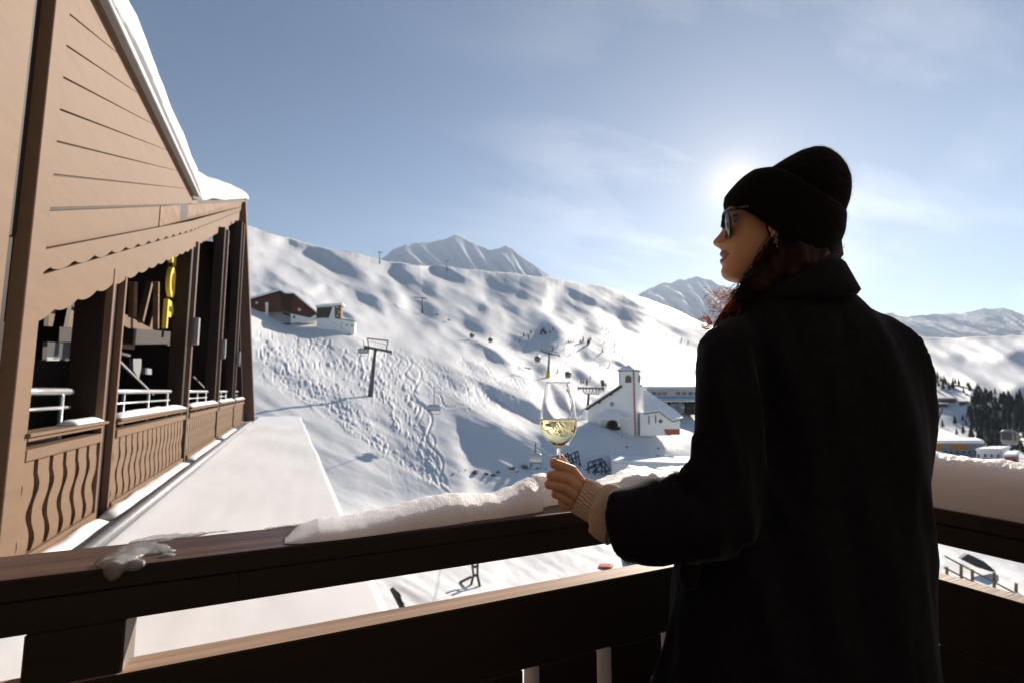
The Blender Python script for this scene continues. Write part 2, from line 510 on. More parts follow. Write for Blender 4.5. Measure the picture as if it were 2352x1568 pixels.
# ------------------------------------------------------------------ the snowfield: slopes chosen so that each face turns to or from the sun as it does in the place
U0, U1, V0, V1, MS = -500, 2900, 440, 1800, 4
MU, MV = np.meshgrid(np.arange(U0, U1, MS), np.arange(V0, V1, MS))
def inside(poly):
    m = np.zeros(MU.shape, bool)
    n = len(poly)
    for i in range(n):
        (x0, y0), (x1, y1) = poly[i], poly[(i + 1) % n]
        if y0 == y1: continue
        c = ((y0 > MV) != (y1 > MV)) & (MU < (x1 - x0) * (MV - y0) / (y1 - y0) + x0)
        m ^= c
    return m
def z3(pts): return [(551 + .2735 * x, 505 + .2735 * y) for x, y in pts]
def z4(pts): return [(1102.6 + .2344 * x, 551.3 + .2344 * y) for x, y in pts]
steep = np.zeros(MU.shape)
for poly in [
    z3([(330, 150), (400, 150), (470, 200), (400, 205)]),
    z3([(455, 225), (560, 205), (640, 250), (610, 280), (500, 260)]),
    z3([(640, 225), (700, 235), (790, 320), (810, 370), (870, 395), (960, 440), (1050, 510), (1150, 570), (1090, 575), (1000, 520), (890, 440), (770, 375), (690, 290)]),
    z3([(330, 380), (460, 430), (420, 465), (350, 420)]),
    z3([(600, 540), (700, 590), (690, 610), (590, 570)]), z3([(780, 540), (900, 610), (940, 640), (820, 610)]),
    z3([(1220, 740), (1300, 740), (1400, 830), (1580, 940), (1500, 940), (1350, 860), (1260, 800)]),
    z3([(1310, 425), (1420, 415), (1560, 480), (1700, 540), (1850, 590), (2040, 680), (1990, 745), (1850, 710), (1650, 660), (1480, 600), (1380, 580), (1340, 500)]),
    z3([(1350, 590), (1420, 640), (1560, 705), (1700, 760), (2060, 840), (2352, 900), (2352, 1035), (2100, 965), (1900, 905), (1750, 835), (1550, 785), (1430, 730), (1400, 660)]),
    z3([(1560, 380), (1700, 440), (1800, 440), (2100, 500), (2352, 480), (2352, 650), (2250, 640), (2080, 570), (1900, 510), (1750, 450), (1650, 420)]),
    z4([(0, 355), (150, 375), (280, 362), (740, 445), (800, 430), (900, 440), (940, 482), (830, 475), (760, 520), (800, 590), (600, 585), (520, 560), (430, 530), (300, 525), (0, 415)]),
    z4([(240, 620), (480, 650), (600, 700), (690, 785), (780, 850), (990, 905), (760, 880), (500, 795), (300, 740), (250, 670)]),
    z4([(640, 605), (760, 590), (785, 650), (720, 685), (560, 645)]), z4([(870, 590), (980, 565), (1080, 620), (1000, 645)]),
    z4([(850, 790), (1000, 830), (1150, 895), (1260, 960), (1180, 950), (1050, 900), (940, 890)]),
    z4([(1220, 588), (1330, 578), (1480, 612), (1640, 685), (1800, 745), (2150, 865), (2400, 950), (2400, 1120), (2150, 1090), (1900, 1040), (1700, 1000), (1500, 940), (1420, 870), (1360, 800), (1300, 700)]),
    z4([(0, 740), (150, 780), (360, 832), (480, 862), (800, 935), (830, 985), (1200, 992), (1350, 1045), (1540, 1085), (1750, 1115), (1950, 1165), (1850, 1195), (1960, 1205), (2020, 1265), (2400, 1250), (2400, 1290), (1880, 1295), (1600, 1300), (1400, 1215), (1100, 1230), (880, 1200), (700, 1150), (550, 1080), (380, 1005), (150, 925), (0, 890)]),
    z4([(560, 1200), (840, 1290), (1000, 1330), (1200, 1360), (1100, 1380), (900, 1360), (690, 1330), (500, 1260)]),
    [(1050, 950), (1140, 975), (1190, 1003), (1260, 1001), (1340, 992), (1450, 1000), (1620, 1010), (1700, 1060), (1700, 1150), (1200, 1140), (1100, 1132), (1080, 1100), (1060, 1020)],
    [(1240, 880), (1330, 920), (1345, 960), (1290, 940)],
    # right of the balcony
    [(2000, 735), (2352, 720), (2800, 700), (2800, 760), (2352, 775), (2230, 782), (2150, 778), (2080, 765)],
    [(2100, 868), (2200, 862), (2330, 880), (2800, 930), (2800, 1010), (2352, 1000), (2200, 985), (2130, 990), (2050, 930)],
    [(2180, 808), (2352, 806), (2500, 815), (2500, 850), (2352, 846), (2250, 838)],
]:
    steep = np.maximum(steep, inside(poly) * 1.0)
steep[(MU > 1490) & (MU < 1575) & (MV > 1005 + (MU - 1490) * .2) & (MV < 1012 + (MU - 1490) * .25)] = 0
_hold = blur(steep, 2.2)
# wind-drifted streaks, long along the fall line (down to the right)
ca, sa = math.cos(R(24)), math.sin(R(24))
SA = (MU * ca + MV * sa); SB = (-MU * sa + MV * ca)
streak = fbm(SA / 150.0, SB / 26.0, 31, 4) + 0.5 * fbm(SA / 60.0, SB / 14.0, 61, 3)
fine_st = fbm(SA / 420.0, SB / 15.0, 91, 4) * 1.25 + .45 * fbm(SA / 130.0, SB / 7.0, 131, 3)
region = np.clip((MU - 560) / 60, 0, 1) * np.clip((905 - MV) / 40, 0, 1)
steep = np.clip((_hold * 1.15 + fine_st * .60 - .27) / .36, 0, 1) * region + _hold * (1 - region)
steep = blur(steep, 1.7)
broad = fbm(MU / 260.0, MV / 120.0, 77, 3)

TAU_MIN = -0.95
POISSON_W = 0.34
EQ_V = 32.0
DEBUG_T = False
TILT = 1.1
SKY_PTS = np.array([(-900, 560), (-200, 520), (200, 490), (400, 492), (566, 515), (600, 530), (640, 541), (700, 556), (760, 571), (830, 582), (880, 597), (930, 606), (980, 611), (1050, 613), (1110, 620), (1180, 628),
                    (1250, 634), (1300, 645), (1380, 655), (1440, 672), (1480, 683), (1540, 706), (1610, 740), (1700, 768), (1800, 782), (1950, 782), (2050, 775), (2120, 770), (2180, 778), (2250, 772), (2352, 768), (2500, 770), (2900, 760), (3600, 800)], float)
def tau_of(u, v):
    cx, cy = (u - 1176.0) / F, (784.0 - v) / F
    f = CP - cy * SP
    return (SP + cy * CP) / np.sqrt(f * f + cx * cx), np.arctan2(cx, f)
sk_tau, sk_az = tau_of(SKY_PTS[:, 0], SKY_PTS[:, 1])
NC = 1050
AZ0, AZ1 = R(-58), R(58)
# columns closer together where the ski slope is seen
az_knots = np.array([-58, -34, -27.5, 2, 24, 44, 50, 58]); dens = np.array([.35, .6, 2.2, 2.2, 1.2, 1.0, .6, .35])
cum = np.concatenate([[0], np.cumsum(np.diff(az_knots) * (dens[1:] + dens[:-1]) / 2)])
fine = np.linspace(-58, 58, 4000)
dfine = np.interp(fine, az_knots, dens); cf = np.concatenate([[0], np.cumsum((dfine[1:] + dfine[:-1]) / 2)]); cf /= cf[-1]
AZ = np.radians(np.interp(np.linspace(0, 1, NC), cf, fine))
tsky = np.interp(AZ, sk_az, sk_tau)
_k = np.exp(-0.5 * (np.arange(-30, 31) / 9.0) ** 2); _k /= _k.sum()
tsky = np.convolve(np.pad(tsky, 30, mode='edge'), _k, mode='valid')
sky_fray = 0.0022 * fbm(AZ * 40.0, AZ * 0 + 3.3, 5, 5)
NR = 430
s_rows = np.concatenate([np.linspace(0, .38, 70, endpoint=False), np.linspace(.38, 1, NR - 70)])
s_rows = s_rows
TAU = TAU_MIN + (tsky[None, :] - TAU_MIN) * s_rows[:, None] + sky_fray[None, :] * (s_rows[:, None] ** 60)
A2 = np.broadcast_to(AZ[None, :], TAU.shape)
# project the sight lines back on the measuring grid
def uv_of(az, tau):
    f, r = np.cos(az), np.sin(az)
    zc_ = f * CP + tau * SP
    return 1176 + F * r / zc_, 784 - F * (-f * SP + tau * CP) / zc_
GU, GV = uv_of(A2, TAU)
def sample(m, u, v):
    x = np.clip((u - U0) / MS, 0, m.shape[1] - 1.001); y = np.clip((v - V0) / MS, 0, m.shape[0] - 1.001)
    xi, yi = x.astype(int), y.astype(int); fx, fy = x - xi, y - yi
    return (m[yi, xi] * (1 - fx) + m[yi, xi + 1] * fx) * (1 - fy) + (m[yi + 1, xi] * (1 - fx) + m[yi + 1, xi + 1] * fx) * fy
def sstep(a, b, x):
    t = np.clip((x - a) / (b - a), 0, 1); return t * t * (3 - 2 * t)
S = sample(steep, GU, GV); ST = sample(streak, GU, GV); BR = sample(broad, GU, GV)
nearw = sstep(1120, 1200, GV)
left = 1 - sstep(930, 1120, GU + (GV - 800) * -0.35)      # the ski slope on the left
nearw = sstep(1120, 1200, GV)
sky_frac = np.clip((TAU + 0.25) / np.maximum(tsky[None, :] + 0.25, 0.05), 0, 1)
lit_margin = 0.060 + 0.05 * left + 0.03 * BR
lit_margin = np.maximum(lit_margin + np.where(ST > .12, .30, .08) * (ST - .12) * (1 - nearw) + 0.02, 0.024)
g_lit = TAU + lit_margin
g_lit = np.where(TAU < -0.02, np.maximum(g_lit, 0.02 + 0.05 * ST), g_lit)
g_left = 0.315 + 0.10 * ST + 0.03 * BR
lowleft = left * sstep(715, 770, GV) * (1 - nearw)
g = g_lit * (1 - lowleft) + np.maximum(g_left, TAU + 0.05) * lowleft
term = math.tan(SUN_EL) / np.maximum(np.cos(A2 + HEAD - SUN_AZ), .45)      # slope at which the sun just grazes
g_sh = np.maximum(term - 0.03 + 0.06 * ST, TAU + 0.20)
g = g * (1 - S) + g_sh * S
near_g = -0.055 + 0.10 * ST + 0.05 * BR
g = g * (1 - nearw) + np.maximum(near_g, TAU + .12) * nearw
g = np.maximum(g, TAU + 0.02)
# march outwards along each sight column
az_deg = np.degrees(AZ)
r0 = np.interp(az_deg, [-58, -30, -10, 5, 25, 45, 58], [9.0, 9.5, 11.0, 11.5, 12.0, 12.5, 12.5])
gm = 0.5 * (g[1:] + g[:-1])
DL = np.log(np.maximum(gm - TAU[:-1], 1e-3) / np.maximum(gm - TAU[1:], 0.004))
DL = np.clip(DL, 1e-4, 0.25)
# the lit benches stretch or shrink so that neighbouring sight lines travel equally far (no radial ribs)
def blur_ax(a, s_, ax):
    n = int(2.5 * s_) + 1
    k = np.exp(-0.5 * (np.arange(-n, n + 1) / s_) ** 2); k /= k.sum()
    pad = [(0, 0), (0, 0)]; pad[ax] = (n, n)
    b = np.pad(a, pad, mode='edge'); out = np.zeros_like(a)
    for i, w in enumerate(k): out += w * (b[i:i + a.shape[0]] if ax == 0 else b[:, i:i + a.shape[1]])
    return out
Sm = 0.5 * (S[1:] + S[:-1])
for it in range(3):
    Ds, Dl = DL * Sm, DL * (1 - Sm)
    Gs, Gl = blur_ax(Ds, EQ_V, 0), blur_ax(Dl, EQ_V, 0)
    T = blur_ax(Gs + Gl, 130.0, 1)
    kf = np.clip((T - Gs) / np.maximum(Gl, 1e-5), .35, 4.0)
    DL = Ds + Dl * kf
# one smooth surface whose fall along every sight line agrees best with those slopes
def dct_solve(D, w, A):
    n, m = D.shape[0] + 1, D.shape[1]
    rhs = np.zeros((n, m)); rhs[:-1] -= D; rhs[1:] += D
    rhs[:, :-1] -= w * A; rhs[:, 1:] += w * A
    ext = np.concatenate([rhs, rhs[::-1]], 0); ext = np.concatenate([ext, ext[:, ::-1]], 1)
    Fh = np.fft.fft2(ext)
    kx = 2 - 2 * np.cos(2 * np.pi * np.arange(2 * n) / (2 * n)); ky = 2 - 2 * np.cos(2 * np.pi * np.arange(2 * m) / (2 * m))
    den__ = kx[:, None] + w * ky[None]; den__[0, 0] = 1
    Fh /= den__; Fh[0, 0] = 0
    return np.real(np.fft.ifft2(Fh))[:n, :m]
dA = TILT * np.clip(-TAU / .12, -1, 1)[:, 1:] * (1 - sstep(-3, 14, az_deg))[None, 1:] * np.diff(AZ)[None]
LR = dct_solve(DL, POISSON_W, dA)
LR = LR - np.mean(LR[0] - np.log(r0))
d_ = np.diff(LR, axis=0)
LR = np.concatenate([LR[:1], LR[:1] + np.cumsum(np.maximum(d_, 2e-4), 0)], 0)
RR = np.exp(LR)
if DEBUG_T:
    for uq, vq in [(600, 900), (855, 905), (700, 740), (1000, 1130), (1400, 985), (1540, 920), (1300, 780), (1500, 1100), (2200, 1000), (2200, 1300), (1100, 1330), (640, 545), (1250, 640), (2300, 780)]:
        t, a = tau_of(np.float64(uq), np.float64(vq)); c = int(np.searchsorted(AZ, a)); print(uq, vq, 'r', round(float(np.interp(t, TAU[:, c], RR[:, c])), 1), 'z', round(float(np.interp(t, TAU[:, c], RR[:, c])) * t, 1))

# ---- ski tracks pressed in the left slope (heights in metres)
TK = 2
tu = np.arange(540, 1330, TK); tv = np.arange(700, 1180, TK)
track = np.zeros((len(tv), len(tu)))
def stamp(path, w, depth):
    for (x, y) in path:
        cx_, cy_ = (x - 540) / TK, (y - 700) / TK
        if not (4 < cx_ < len(tu) - 5 and 4 < cy_ < len(tv) - 5): continue
        xi, yi = int(cx_), int(cy_); k = 4
        yy, xx = np.mgrid[yi - k:yi + k + 1, xi - k:xi + k + 1]
        d = ((xx - cx_) ** 2 + (yy - cy_) ** 2) * TK * TK
        sub = track[yi - k:yi + k + 1, xi - k:xi + k + 1]
        val = -depth * np.exp(-d / (w * w)) + depth * .55 * np.exp(-((np.sqrt(d) - 1.9 * w) ** 2) / (w * w * .5))
        track[yi - k:yi + k + 1, xi - k:xi + k + 1] = np.where(np.abs(val) > np.abs(sub), val, sub)
prng = random.Random(5)
for k in range(150):
    t0 = prng.random()
    x, y = 578 + 360 * t0 + prng.uniform(-15, 15), 752 + 60 * t0 + prng.uniform(-8, 100 * (1 - t0) + 40)
    tgt = (1010 + 45 * prng.random() - 120 * prng.random() ** 2, 1150)
    amp, per, ph = prng.uniform(5, 20), prng.uniform(45, 110), prng.uniform(0, 6.28)
    L = math.hypot(tgt[0] - x, tgt[1] - y); n = int(L / 1.6)
    stop = prng.uniform(.55, 1.0)
    dx, dy = (tgt[0] - x) / L, (tgt[1] - y) / L
    pts = []
    for i in range(int(n * stop)):
        s_ = i / n
        bow = math.sin(s_ * math.pi) * prng_b if False else 0
        w_ = amp * (1 - .6 * s_) * math.sin(ph + L * s_ / per * 6.28)
        sag = 38 * math.sin(math.pi * s_) * (1 - t0)
        pts.append((x + dx * L * s_ - dy * (w_) + sag * .2, y + dy * L * s_ + dx * w_ * .6 - sag * .9))
    stamp(pts, prng.uniform(2.2, 3.6), prng.uniform(.07, .24))
for k in range(26):      # long curves on the right part of the slope
    x, y = prng.uniform(880, 1080), prng.uniform(800, 880)
    pts = []; a = prng.uniform(.25, .5); amp = prng.uniform(.5, 1.1); per = prng.uniform(60, 120); ph = prng.uniform(0, 6)
    for i in range(prng.randint(90, 190)):
        ang = a + amp * math.sin(ph + i * 1.8 / per * 6.28)
        x += 1.7 * math.cos(ang); y += 1.7 * math.sin(ang) * .8
        pts.append((x, y))
    stamp(pts, prng.uniform(1.6, 2.4), prng.uniform(.07, .2))
for k in range(10):      # sidecut tracks across the groomed run's edge
    x, y = 1000 + prng.uniform(0, 60), 900 + prng.uniform(0, 50)
    stamp([(x + i * 1.7, y + i * .45 + 6 * math.sin(i / 14.0 + k)) for i in range(120)], 1.5, .08)
TU, TV = np.meshgrid(tu, tv)
in_slope = sstep(0, 26, (TU - (585 + (TV - 865) * 1.62)) * (TV > 865) + 40 * (TV <= 865)) * (1 - sstep(0, 14, TU - (985 + (TV - 940) * .235)) * (TV > 940)) * sstep(752, 772, TV + (TU - 600) * -0.12)
mogul = fbm((TU * .8 + TV * .6) / 34.0, (-TU * .6 + TV * .8) / 15.0, 301, 3)
track = (track + 0.13 * mogul * in_slope * (TU < 985)) * (0.12 + .88 * in_slope)
track = blur(track, 0.5)
tx = np.clip((GU - 540) / TK, 0, len(tu) - 1.001); ty = np.clip((GV - 700) / TK, 0, len(tv) - 1.001)
xi, yi = tx.astype(int), ty.astype(int); fx, fy = tx - xi, ty - yi
TR = (track[yi, xi] * (1 - fx) + track[yi, xi + 1] * fx) * (1 - fy) + (track[yi + 1, xi] * (1 - fx) + track[yi + 1, xi + 1] * fx) * fy
edge = (GU > 545) & (GU < 1320) & (GV > 705) & (GV < 1172)
TR = np.where(edge, TR, 0)
ZT = RR * TAU + CAMZ + TR * .68 * np.clip(RR / 75.0, .5, 1.6)
# fine drift relief everywhere
XX = RR * np.sin(A2 + HEAD); YY = RR * np.cos(A2 + HEAD)
ZT = ZT + np.clip(RR, 12, 900) * 0.0036 * ST * (1 - lowleft * .5) + 0.10 * fbm(XX / 5.0, YY / 5.0, 401, 3) * sstep(1100, 1300, GV)
T_P = np.stack([XX, YY, ZT], 2)
# close the far side: behind each crest the snow falls away
back = []
for k in range(1, 7):
    rb = RR[-1] * (1 + .05 * k * k)
    back.append(np.stack([rb * np.sin(AZ + HEAD), rb * np.cos(AZ + HEAD), ZT[-1] - (rb - RR[-1]) * .35], 1))
T_ALL = np.concatenate([T_P, np.array(back)], 0)
# under the balcony the ground runs on towards and behind the viewer
frontrow = []
for k in range(8, 0, -1):
    f_ = 1 - .11 * k
    frontrow.append(np.stack([XX[0] * f_, YY[0] * f_ - (8 * k if False else 0), ZT[0] + .02 * k], 1))
T_ALL = np.concatenate([np.array(frontrow), T_ALL], 0)
ter = link("snow_slope", grid_mesh("snow_slope", T_ALL, M_SNOW))
tag(ter, "broad snowy valley and ski slopes with fresh ski tracks below the ridges", None, None, "structure")
gbase = MB(); gbase.box((-40, -60, -12.2), (40, 9, -11.8))
tag(gbase.build("ground", M_SNOW), "snow covered ground below the balcony", None, None, "structure")

def ground(u, v):
    """the point of the snowfield seen at (u, v)"""
    t, a = tau_of(np.float64(u), np.float64(v))
    c = int(np.clip(np.searchsorted(AZ, a), 0, NC - 1))
    r = np.interp(t, TAU[:, c], RR[:, c]); z = np.interp(t, TAU[:, c], ZT[:, c])
    return Vector((r * math.sin(a + HEAD), r * math.cos(a + HEAD), float(z)))
def pxm(p):
    """measuring-grid pixels per metre at p"""
    return F / project(p)[2]

# ------------------------------------------------------------------ far mountains
def mountain(name, label, pts, vbase, r_base, steepness, seed, rough, ncol=260, nrow=90):
    u = np.array([p[0] for p in pts], float); v = np.array([p[1] for p in pts], float)
    uu = np.linspace(u[0], u[-1], ncol)
    vv = np.interp(uu, u, v)
    vv = vv + 2.2 * fbm(uu / 16.0, uu * 0 + seed, seed, 4) * 1.4
    ts, az = tau_of(uu, vv)
    tb, _ = tau_of(uu, np.full_like(uu, vbase))
    s = np.linspace(0, 1, nrow)[:, None]
    T = tb[None] + (ts - tb)[None] * s
    gg = steepness
    Rm = r_base * (gg - tb[None]) / (gg - T)
    X = (az[None] * 45 + 0 * s); Y = s * 5.0 + 0 * az[None]
    rid = 1 - np.abs(fbm(X / 1.7 + Y * .5, Y / 1.6 + .4 * X, seed + 3, 5)) * 2.4
    Rm = Rm * (1 - rough * rid * np.sin(np.pi * np.clip(s, 0, 1)) ** .5 * (1 - s ** 6))
    P = np.stack([Rm * np.sin(az + HEAD)[None], Rm * np.cos(az + HEAD)[None], Rm * T + CAMZ], 2)
    last = P[-1]
    bk = []
    for k in range(1, 6):
        f_ = 1 + .05 * k
        q = last.copy(); q[:, 0] *= f_; q[:, 1] *= f_; q[:, 2] -= 130 * k
        bk.append(q)
    P = np.concatenate([P, np.array(bk)], 0)
    o = link(name, grid_mesh(name, P, M_PEAK))
    return tag(o, label, None, None, "structure")
M_PEAK = mat("peak_snow_and_rock", (0.78, 0.80, 0.84), rough=0.8, spec=0.1, second=(0.24, 0.25, 0.28), second_scale=0.011, second_lo=0.63, second_hi=0.74, detail=9.0, bump=0.7, bump_scale=0.02, bump_dist=25.0)
mountain("mountain", "snowy rock peak in shade above the lit ridges left of the church",
         [(780, 640), (830, 612), (866, 600), (885, 590), (905, 573), (930, 562), (960, 558), (1000, 556), (1030, 546), (1047, 539), (1060, 543), (1075, 551), (1100, 565), (1130, 574), (1150, 570), (1163, 564), (1175, 572), (1190, 584), (1212, 599), (1240, 617), (1262, 634), (1300, 655), (1400, 690)],
         720, 2300, .46, 41, .06)
mountain("mountain", "pale rocky mountain behind the woman at the end of the valley",
         [(1400, 740), (1440, 700), (1456, 684), (1470, 676), (1492, 662), (1510, 655), (1530, 647), (1545, 648), (1560, 640), (1575, 643), (1600, 633), (1620, 638), (1645, 650), (1680, 664), (1720, 690), (1780, 715), (1850, 735), (1950, 760)],
         800, 3600, .44, 57, .06)
mountain("mountain", "long snowy mountain range on the right horizon",
         [(1850, 750), (1930, 738), (2000, 732), (2030, 722), (2048, 717), (2060, 724), (2090, 727), (2130, 722), (2170, 719), (2205, 721), (2240, 714), (2262, 709), (2300, 708), (2325, 714), (2352, 724), (2420, 716), (2500, 728), (2700, 720), (3000, 760)],
         830, 4200, .40, 73, .04)
# ------------------------------------------------------------------ the timber building on the left
XF = -1.86
chalet = thing("chalet", "large tan and dark brown timber building with open gallery and snow on its roof", "building", (XF, 12, 0))
VPU, VPV = 650.0, 455.0                    # where the slanting board lines run to
def vline(u0, v0, u): return v0 + (VPV - v0) * (u - u0) / (VPU - u0)
YB, YE = 10.66, 25.0
def px_line(u0, v0, uend):
    """a slanting line: its near end on the facade plane, its far end at the far corner"""
    a = on_x(u0, v0, XF)
    b = on_y(uend, vline(u0, v0, uend), YE)
    return a, b
def on_line(ab, y):
    a, b = ab
    if a.y < YB - .01:                     # straight along the facade first, then to the far corner
        d = ray(VPU, VPV)
        m_ = Vector((XF, YB, a.z + (YB - a.y) * d.z / d.y))
        if y <= YB:
            t = (y - a.y) / (YB - a.y); return a + (m_ - a) * t
        a = m_
    t = (y - a.y) / (b.y - a.y)
    return a + (b - a) * t
joints_v = [-110, -34, 39, 110.7, 183, 257, 331, 408, 486]
yl = 4.94
EAVE = on_x(340, 230, XF).z
jl = []
for v in joints_v:
    u = 154 - (v - 39) * .115
    a = on_x(u, v, XF); a = Vector((XF, yl, a.z))
    d = ray(VPU, VPV); jl.append((a.z, d.z / d.y))
def board_poly(z0, s0, z1, s1, gap):
    """strip between two slanting joints, cut off below the eave"""
    pts = []
    y_hi = yl + (EAVE - z1) / s1; y_lo = yl + (EAVE - z0) / s0
    if z1 < EAVE:
        pts = [(yl, z0 + gap), (yl, z1 - gap), (y_hi, EAVE), (y_lo, EAVE)]
    else:
        pts = [(yl, z0 + gap), (yl, EAVE), (y_lo, EAVE)]
    return [Vector((XF, y, z)) for y, z in pts]
for i in range(len(jl) - 2, -1, -1):
    z1, s1 = jl[i]; z0, s0 = jl[i + 1]
    if z0 + .05 > EAVE: continue
    m = MB(); m.prism(board_poly(z0, s0, z1, s1, 0.008), (-0.03, 0, 0))
    m.build("board", M_TAN, chalet, bevel=0.003)
_d = ray(VPU, VPV); _z0 = on_x(86, 572, XF).z
mb = MB(); mb.prism([Vector((XF - .035, 4.6, _z0)), Vector((XF - .035, 4.6, EAVE + .1)), Vector((XF - .035, 10.6, EAVE + .1)), Vector((XF - .035, 10.6, _z0 + 5.7 * _d.z / _d.y))], (-.1, 0, 0))
mb.build("wall_backing", M_BROWN, chalet)
# the slanting band: weathered board, two scalloped trim boards
LD = px_line(100.5, 486, 557); LB = px_line(86, 572, 553); LM = px_line(98, 619, 550); LC = px_line(75, 735, 548)
LA = (on_x(440, 458, XF), on_y(563, 456, YE))
def strip(l0, l1, y0, y1, dx, thick, n=2):
    ys = [y0 + (y1 - y0) * k / (n - 1) for k in range(n)]
    up_, lo_ = [on_line(l1, y) for y in ys], [on_line(l0, y) for y in ys]
    poly = lo_ + up_[::-1]
    return [p + Vector((dx, 0, 0)) for p in poly], Vector((-thick, 0, 0))
m = MB(); m.prism(*strip(LB, LD, 4.94, 8.45, 0.0, .03)); m.build("board", M_TAN, chalet)
m = MB(); m.prism(*strip(LB, LD, 8.46, YE, 0.012, .03)); m.build("weathered_board", M_TANDARK, chalet)
def scalloped(top, bot, dx, thick, per, depth, y0, y1, phase):
    ys = np.arange(y0, y1, per / 8.0)
    lo_ = []
    for y in ys:
        f_ = abs(math.sin(math.pi * (y / per + phase)))
        p = on_line(bot, y); lo_.append(p + Vector((dx, 0, depth * (1 - f_ ** .6) - depth * .35)))
    v = []; fs = []
    for q, y in zip(lo_, ys):
        t = on_line(top, y) + Vector((dx, 0, 0))
        v += [t, q, t - Vector((thick, 0, 0)), q - Vector((thick, 0, 0))]
    for i in range(len(ys) - 1):
        a, b = 4 * i, 4 * i + 4
        fs += [(a, b, b + 1, a + 1), (a + 2, a + 3, b + 3, b + 2), (a + 1, b + 1, b + 3, a + 3), (a, a + 2, b + 2, b)]
    mm = MB(); mm.add(v, fs); return mm
scalloped(LB, LM, 0.045, .03, .46, .055, 4.9, YE, 0.0).build("trim_board", M_TAN, chalet)
scalloped((LM[0] + Vector((0, 0, -.035)), LM[1] + Vector((0, 0, -.035))), LC, 0.02, .03, .46, .05, 4.9, YE, .5).build("trim_board", M_TAN, chalet)
m = MB(); m.prism(*strip(LC, LD, 4.9, YE, -.08, .05)); m.build("wall_backing", M_BROWN, chalet)
# near corner
m = MB(); m.box((XF - .05, 4.71, -2.0), (XF + .05, 4.96, 10)); m.build("corner_board", M_TAN, chalet, bevel=.006)
m = MB(); m.box((XF - .50, 4.455, -2.0), (XF - .36, 4.71, 10)); m.build("corner_post", M_BROWN, chalet)
m = MB(); m.box((XF - .05, 1.9, -2.0), (XF + .03, 4.455, 10)); m.build("wall_board", M_TAN, chalet)
m = MB(); m.box((XF - .3, -4.0, -2.0), (XF - .055, 4.45, 10)); m.build("wall", M_BROWN, chalet)
# unseen wall behind the balcony, added to shade it and bounce light back
m = MB(); m.box((XF, -1.55, -2.0), (6.0, -1.35, 7.0)); m.build("rear_wall", M_REAR, chalet)
# eave boards and gutter along the horizontal roof edge
e1 = on_x(232, 0, XF + .05).z; e2 = on_x(246, 0, XF + .12).z; e3 = on_x(262, 0, XF + .14).z
m = MB(); m.box((XF - .3, 1.9, e1 - .03), (XF + .05, YB - .02, e2)); m.build("eave_board", M_MIDBROWN, chalet, bevel=.01)
m = MB(); m.box((XF - .3, 1.9, e2 + .003), (XF + .13, YB + .02, e3)); m.build("eave_board", M_GREY, chalet, bevel=.01)
# roof snow: over the eave, sweeping down and out along the rising verge
edge_px = [(262, -60, 0), (310, 0, 0), (330, 60, 0), (350, 130, 0), (376, 195, 0), (400, 262, 0), (425, 325, 0), (446, 372, 0), (458, 391, 0), (472, 400, 0), (500, 411, 0), (530, 422, 1), (550, 432, 1), (562, 441, 1), (565, 449, 1)]
prof = []
for k, (u, v, far) in enumerate(edge_px):
    p = on_x(u, v, XF + .02) if not far else None
    prof.append((u, v, p))
ys, zt, zb, xs = [], [], [], []
for u, v, p in prof:
    if p is None:
        # far part: follow the bent verge
        y = {530: 17.5, 550: 21.2, 562: 24.2, 565: 25.2}[u]
        p = on_y(u, v, y)
    ys.append(p.y); zt.append(p.z); xs.append(p.x)
order = np.argsort(ys); ys = np.array(ys)[order]; zt = np.array(zt)[order]; xs = np.array(xs)[order]
yy = np.linspace(2.0, ys.max(), 90)
rows = []
for y in yy:
    top = float(np.interp(y, ys, zt)); xx = float(np.interp(y, ys, xs))
    base = e3 if y < YB else min(on_line(LA, min(y, YE)).z + .03, top - .03)
    if y < YB and y > YB - 1: pass
    xl = xx + .14
    h = max(top - base, .04)
    endf = 1.0
    sec = []
    for k in range(15):
        a = k / 14.0
        if a < .6:
            th = a / .6 * math.pi / 2
            px, pz = xl - .55 * h * (1 - math.sin(min(th * 1.35, math.pi / 2))) * .5 - .0, base + h * (math.sin(th) ** 1.1)
            px = xl - (0.10 + .35 * h) * (1 - math.cos(th)) ** 1.2
        else:
            px, pz = xl - (.10 + .35 * h) - (a - .6) / .4 * 5.5, base + h + (a - .6) * 2.0 * h * .3
        nz = mnoise.noise(Vector((px * 1.5, y * .9, pz * 1.5))) * .07 * h + mnoise.noise(Vector((px * 5, y * 3.1, pz * 5))) * .012
        sec.append((px + nz * .5, y, pz + nz))
    rows.append([(xl - .4, y, base - .005)] + sec)
snow = link("roof_snow", grid_mesh("roof_snow", np.array(rows), M_ROOFSNOW))
tag(snow, "thick curved blanket of snow on the tan building's roof edge", "snow")
# dark roof slab and interior
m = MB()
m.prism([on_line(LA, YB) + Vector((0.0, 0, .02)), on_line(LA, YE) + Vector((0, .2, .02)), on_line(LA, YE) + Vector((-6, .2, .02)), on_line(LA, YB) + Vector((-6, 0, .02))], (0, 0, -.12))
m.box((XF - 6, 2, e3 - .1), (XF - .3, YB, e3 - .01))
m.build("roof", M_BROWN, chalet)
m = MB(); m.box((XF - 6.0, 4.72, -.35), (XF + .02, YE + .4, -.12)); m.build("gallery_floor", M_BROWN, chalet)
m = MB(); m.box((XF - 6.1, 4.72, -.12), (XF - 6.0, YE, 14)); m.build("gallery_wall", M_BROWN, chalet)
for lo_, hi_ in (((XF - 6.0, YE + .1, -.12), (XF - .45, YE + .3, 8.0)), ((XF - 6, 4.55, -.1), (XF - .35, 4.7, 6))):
    m = MB(); m.box(lo_, hi_); m.build("gallery_wall", M_BROWN, chalet)
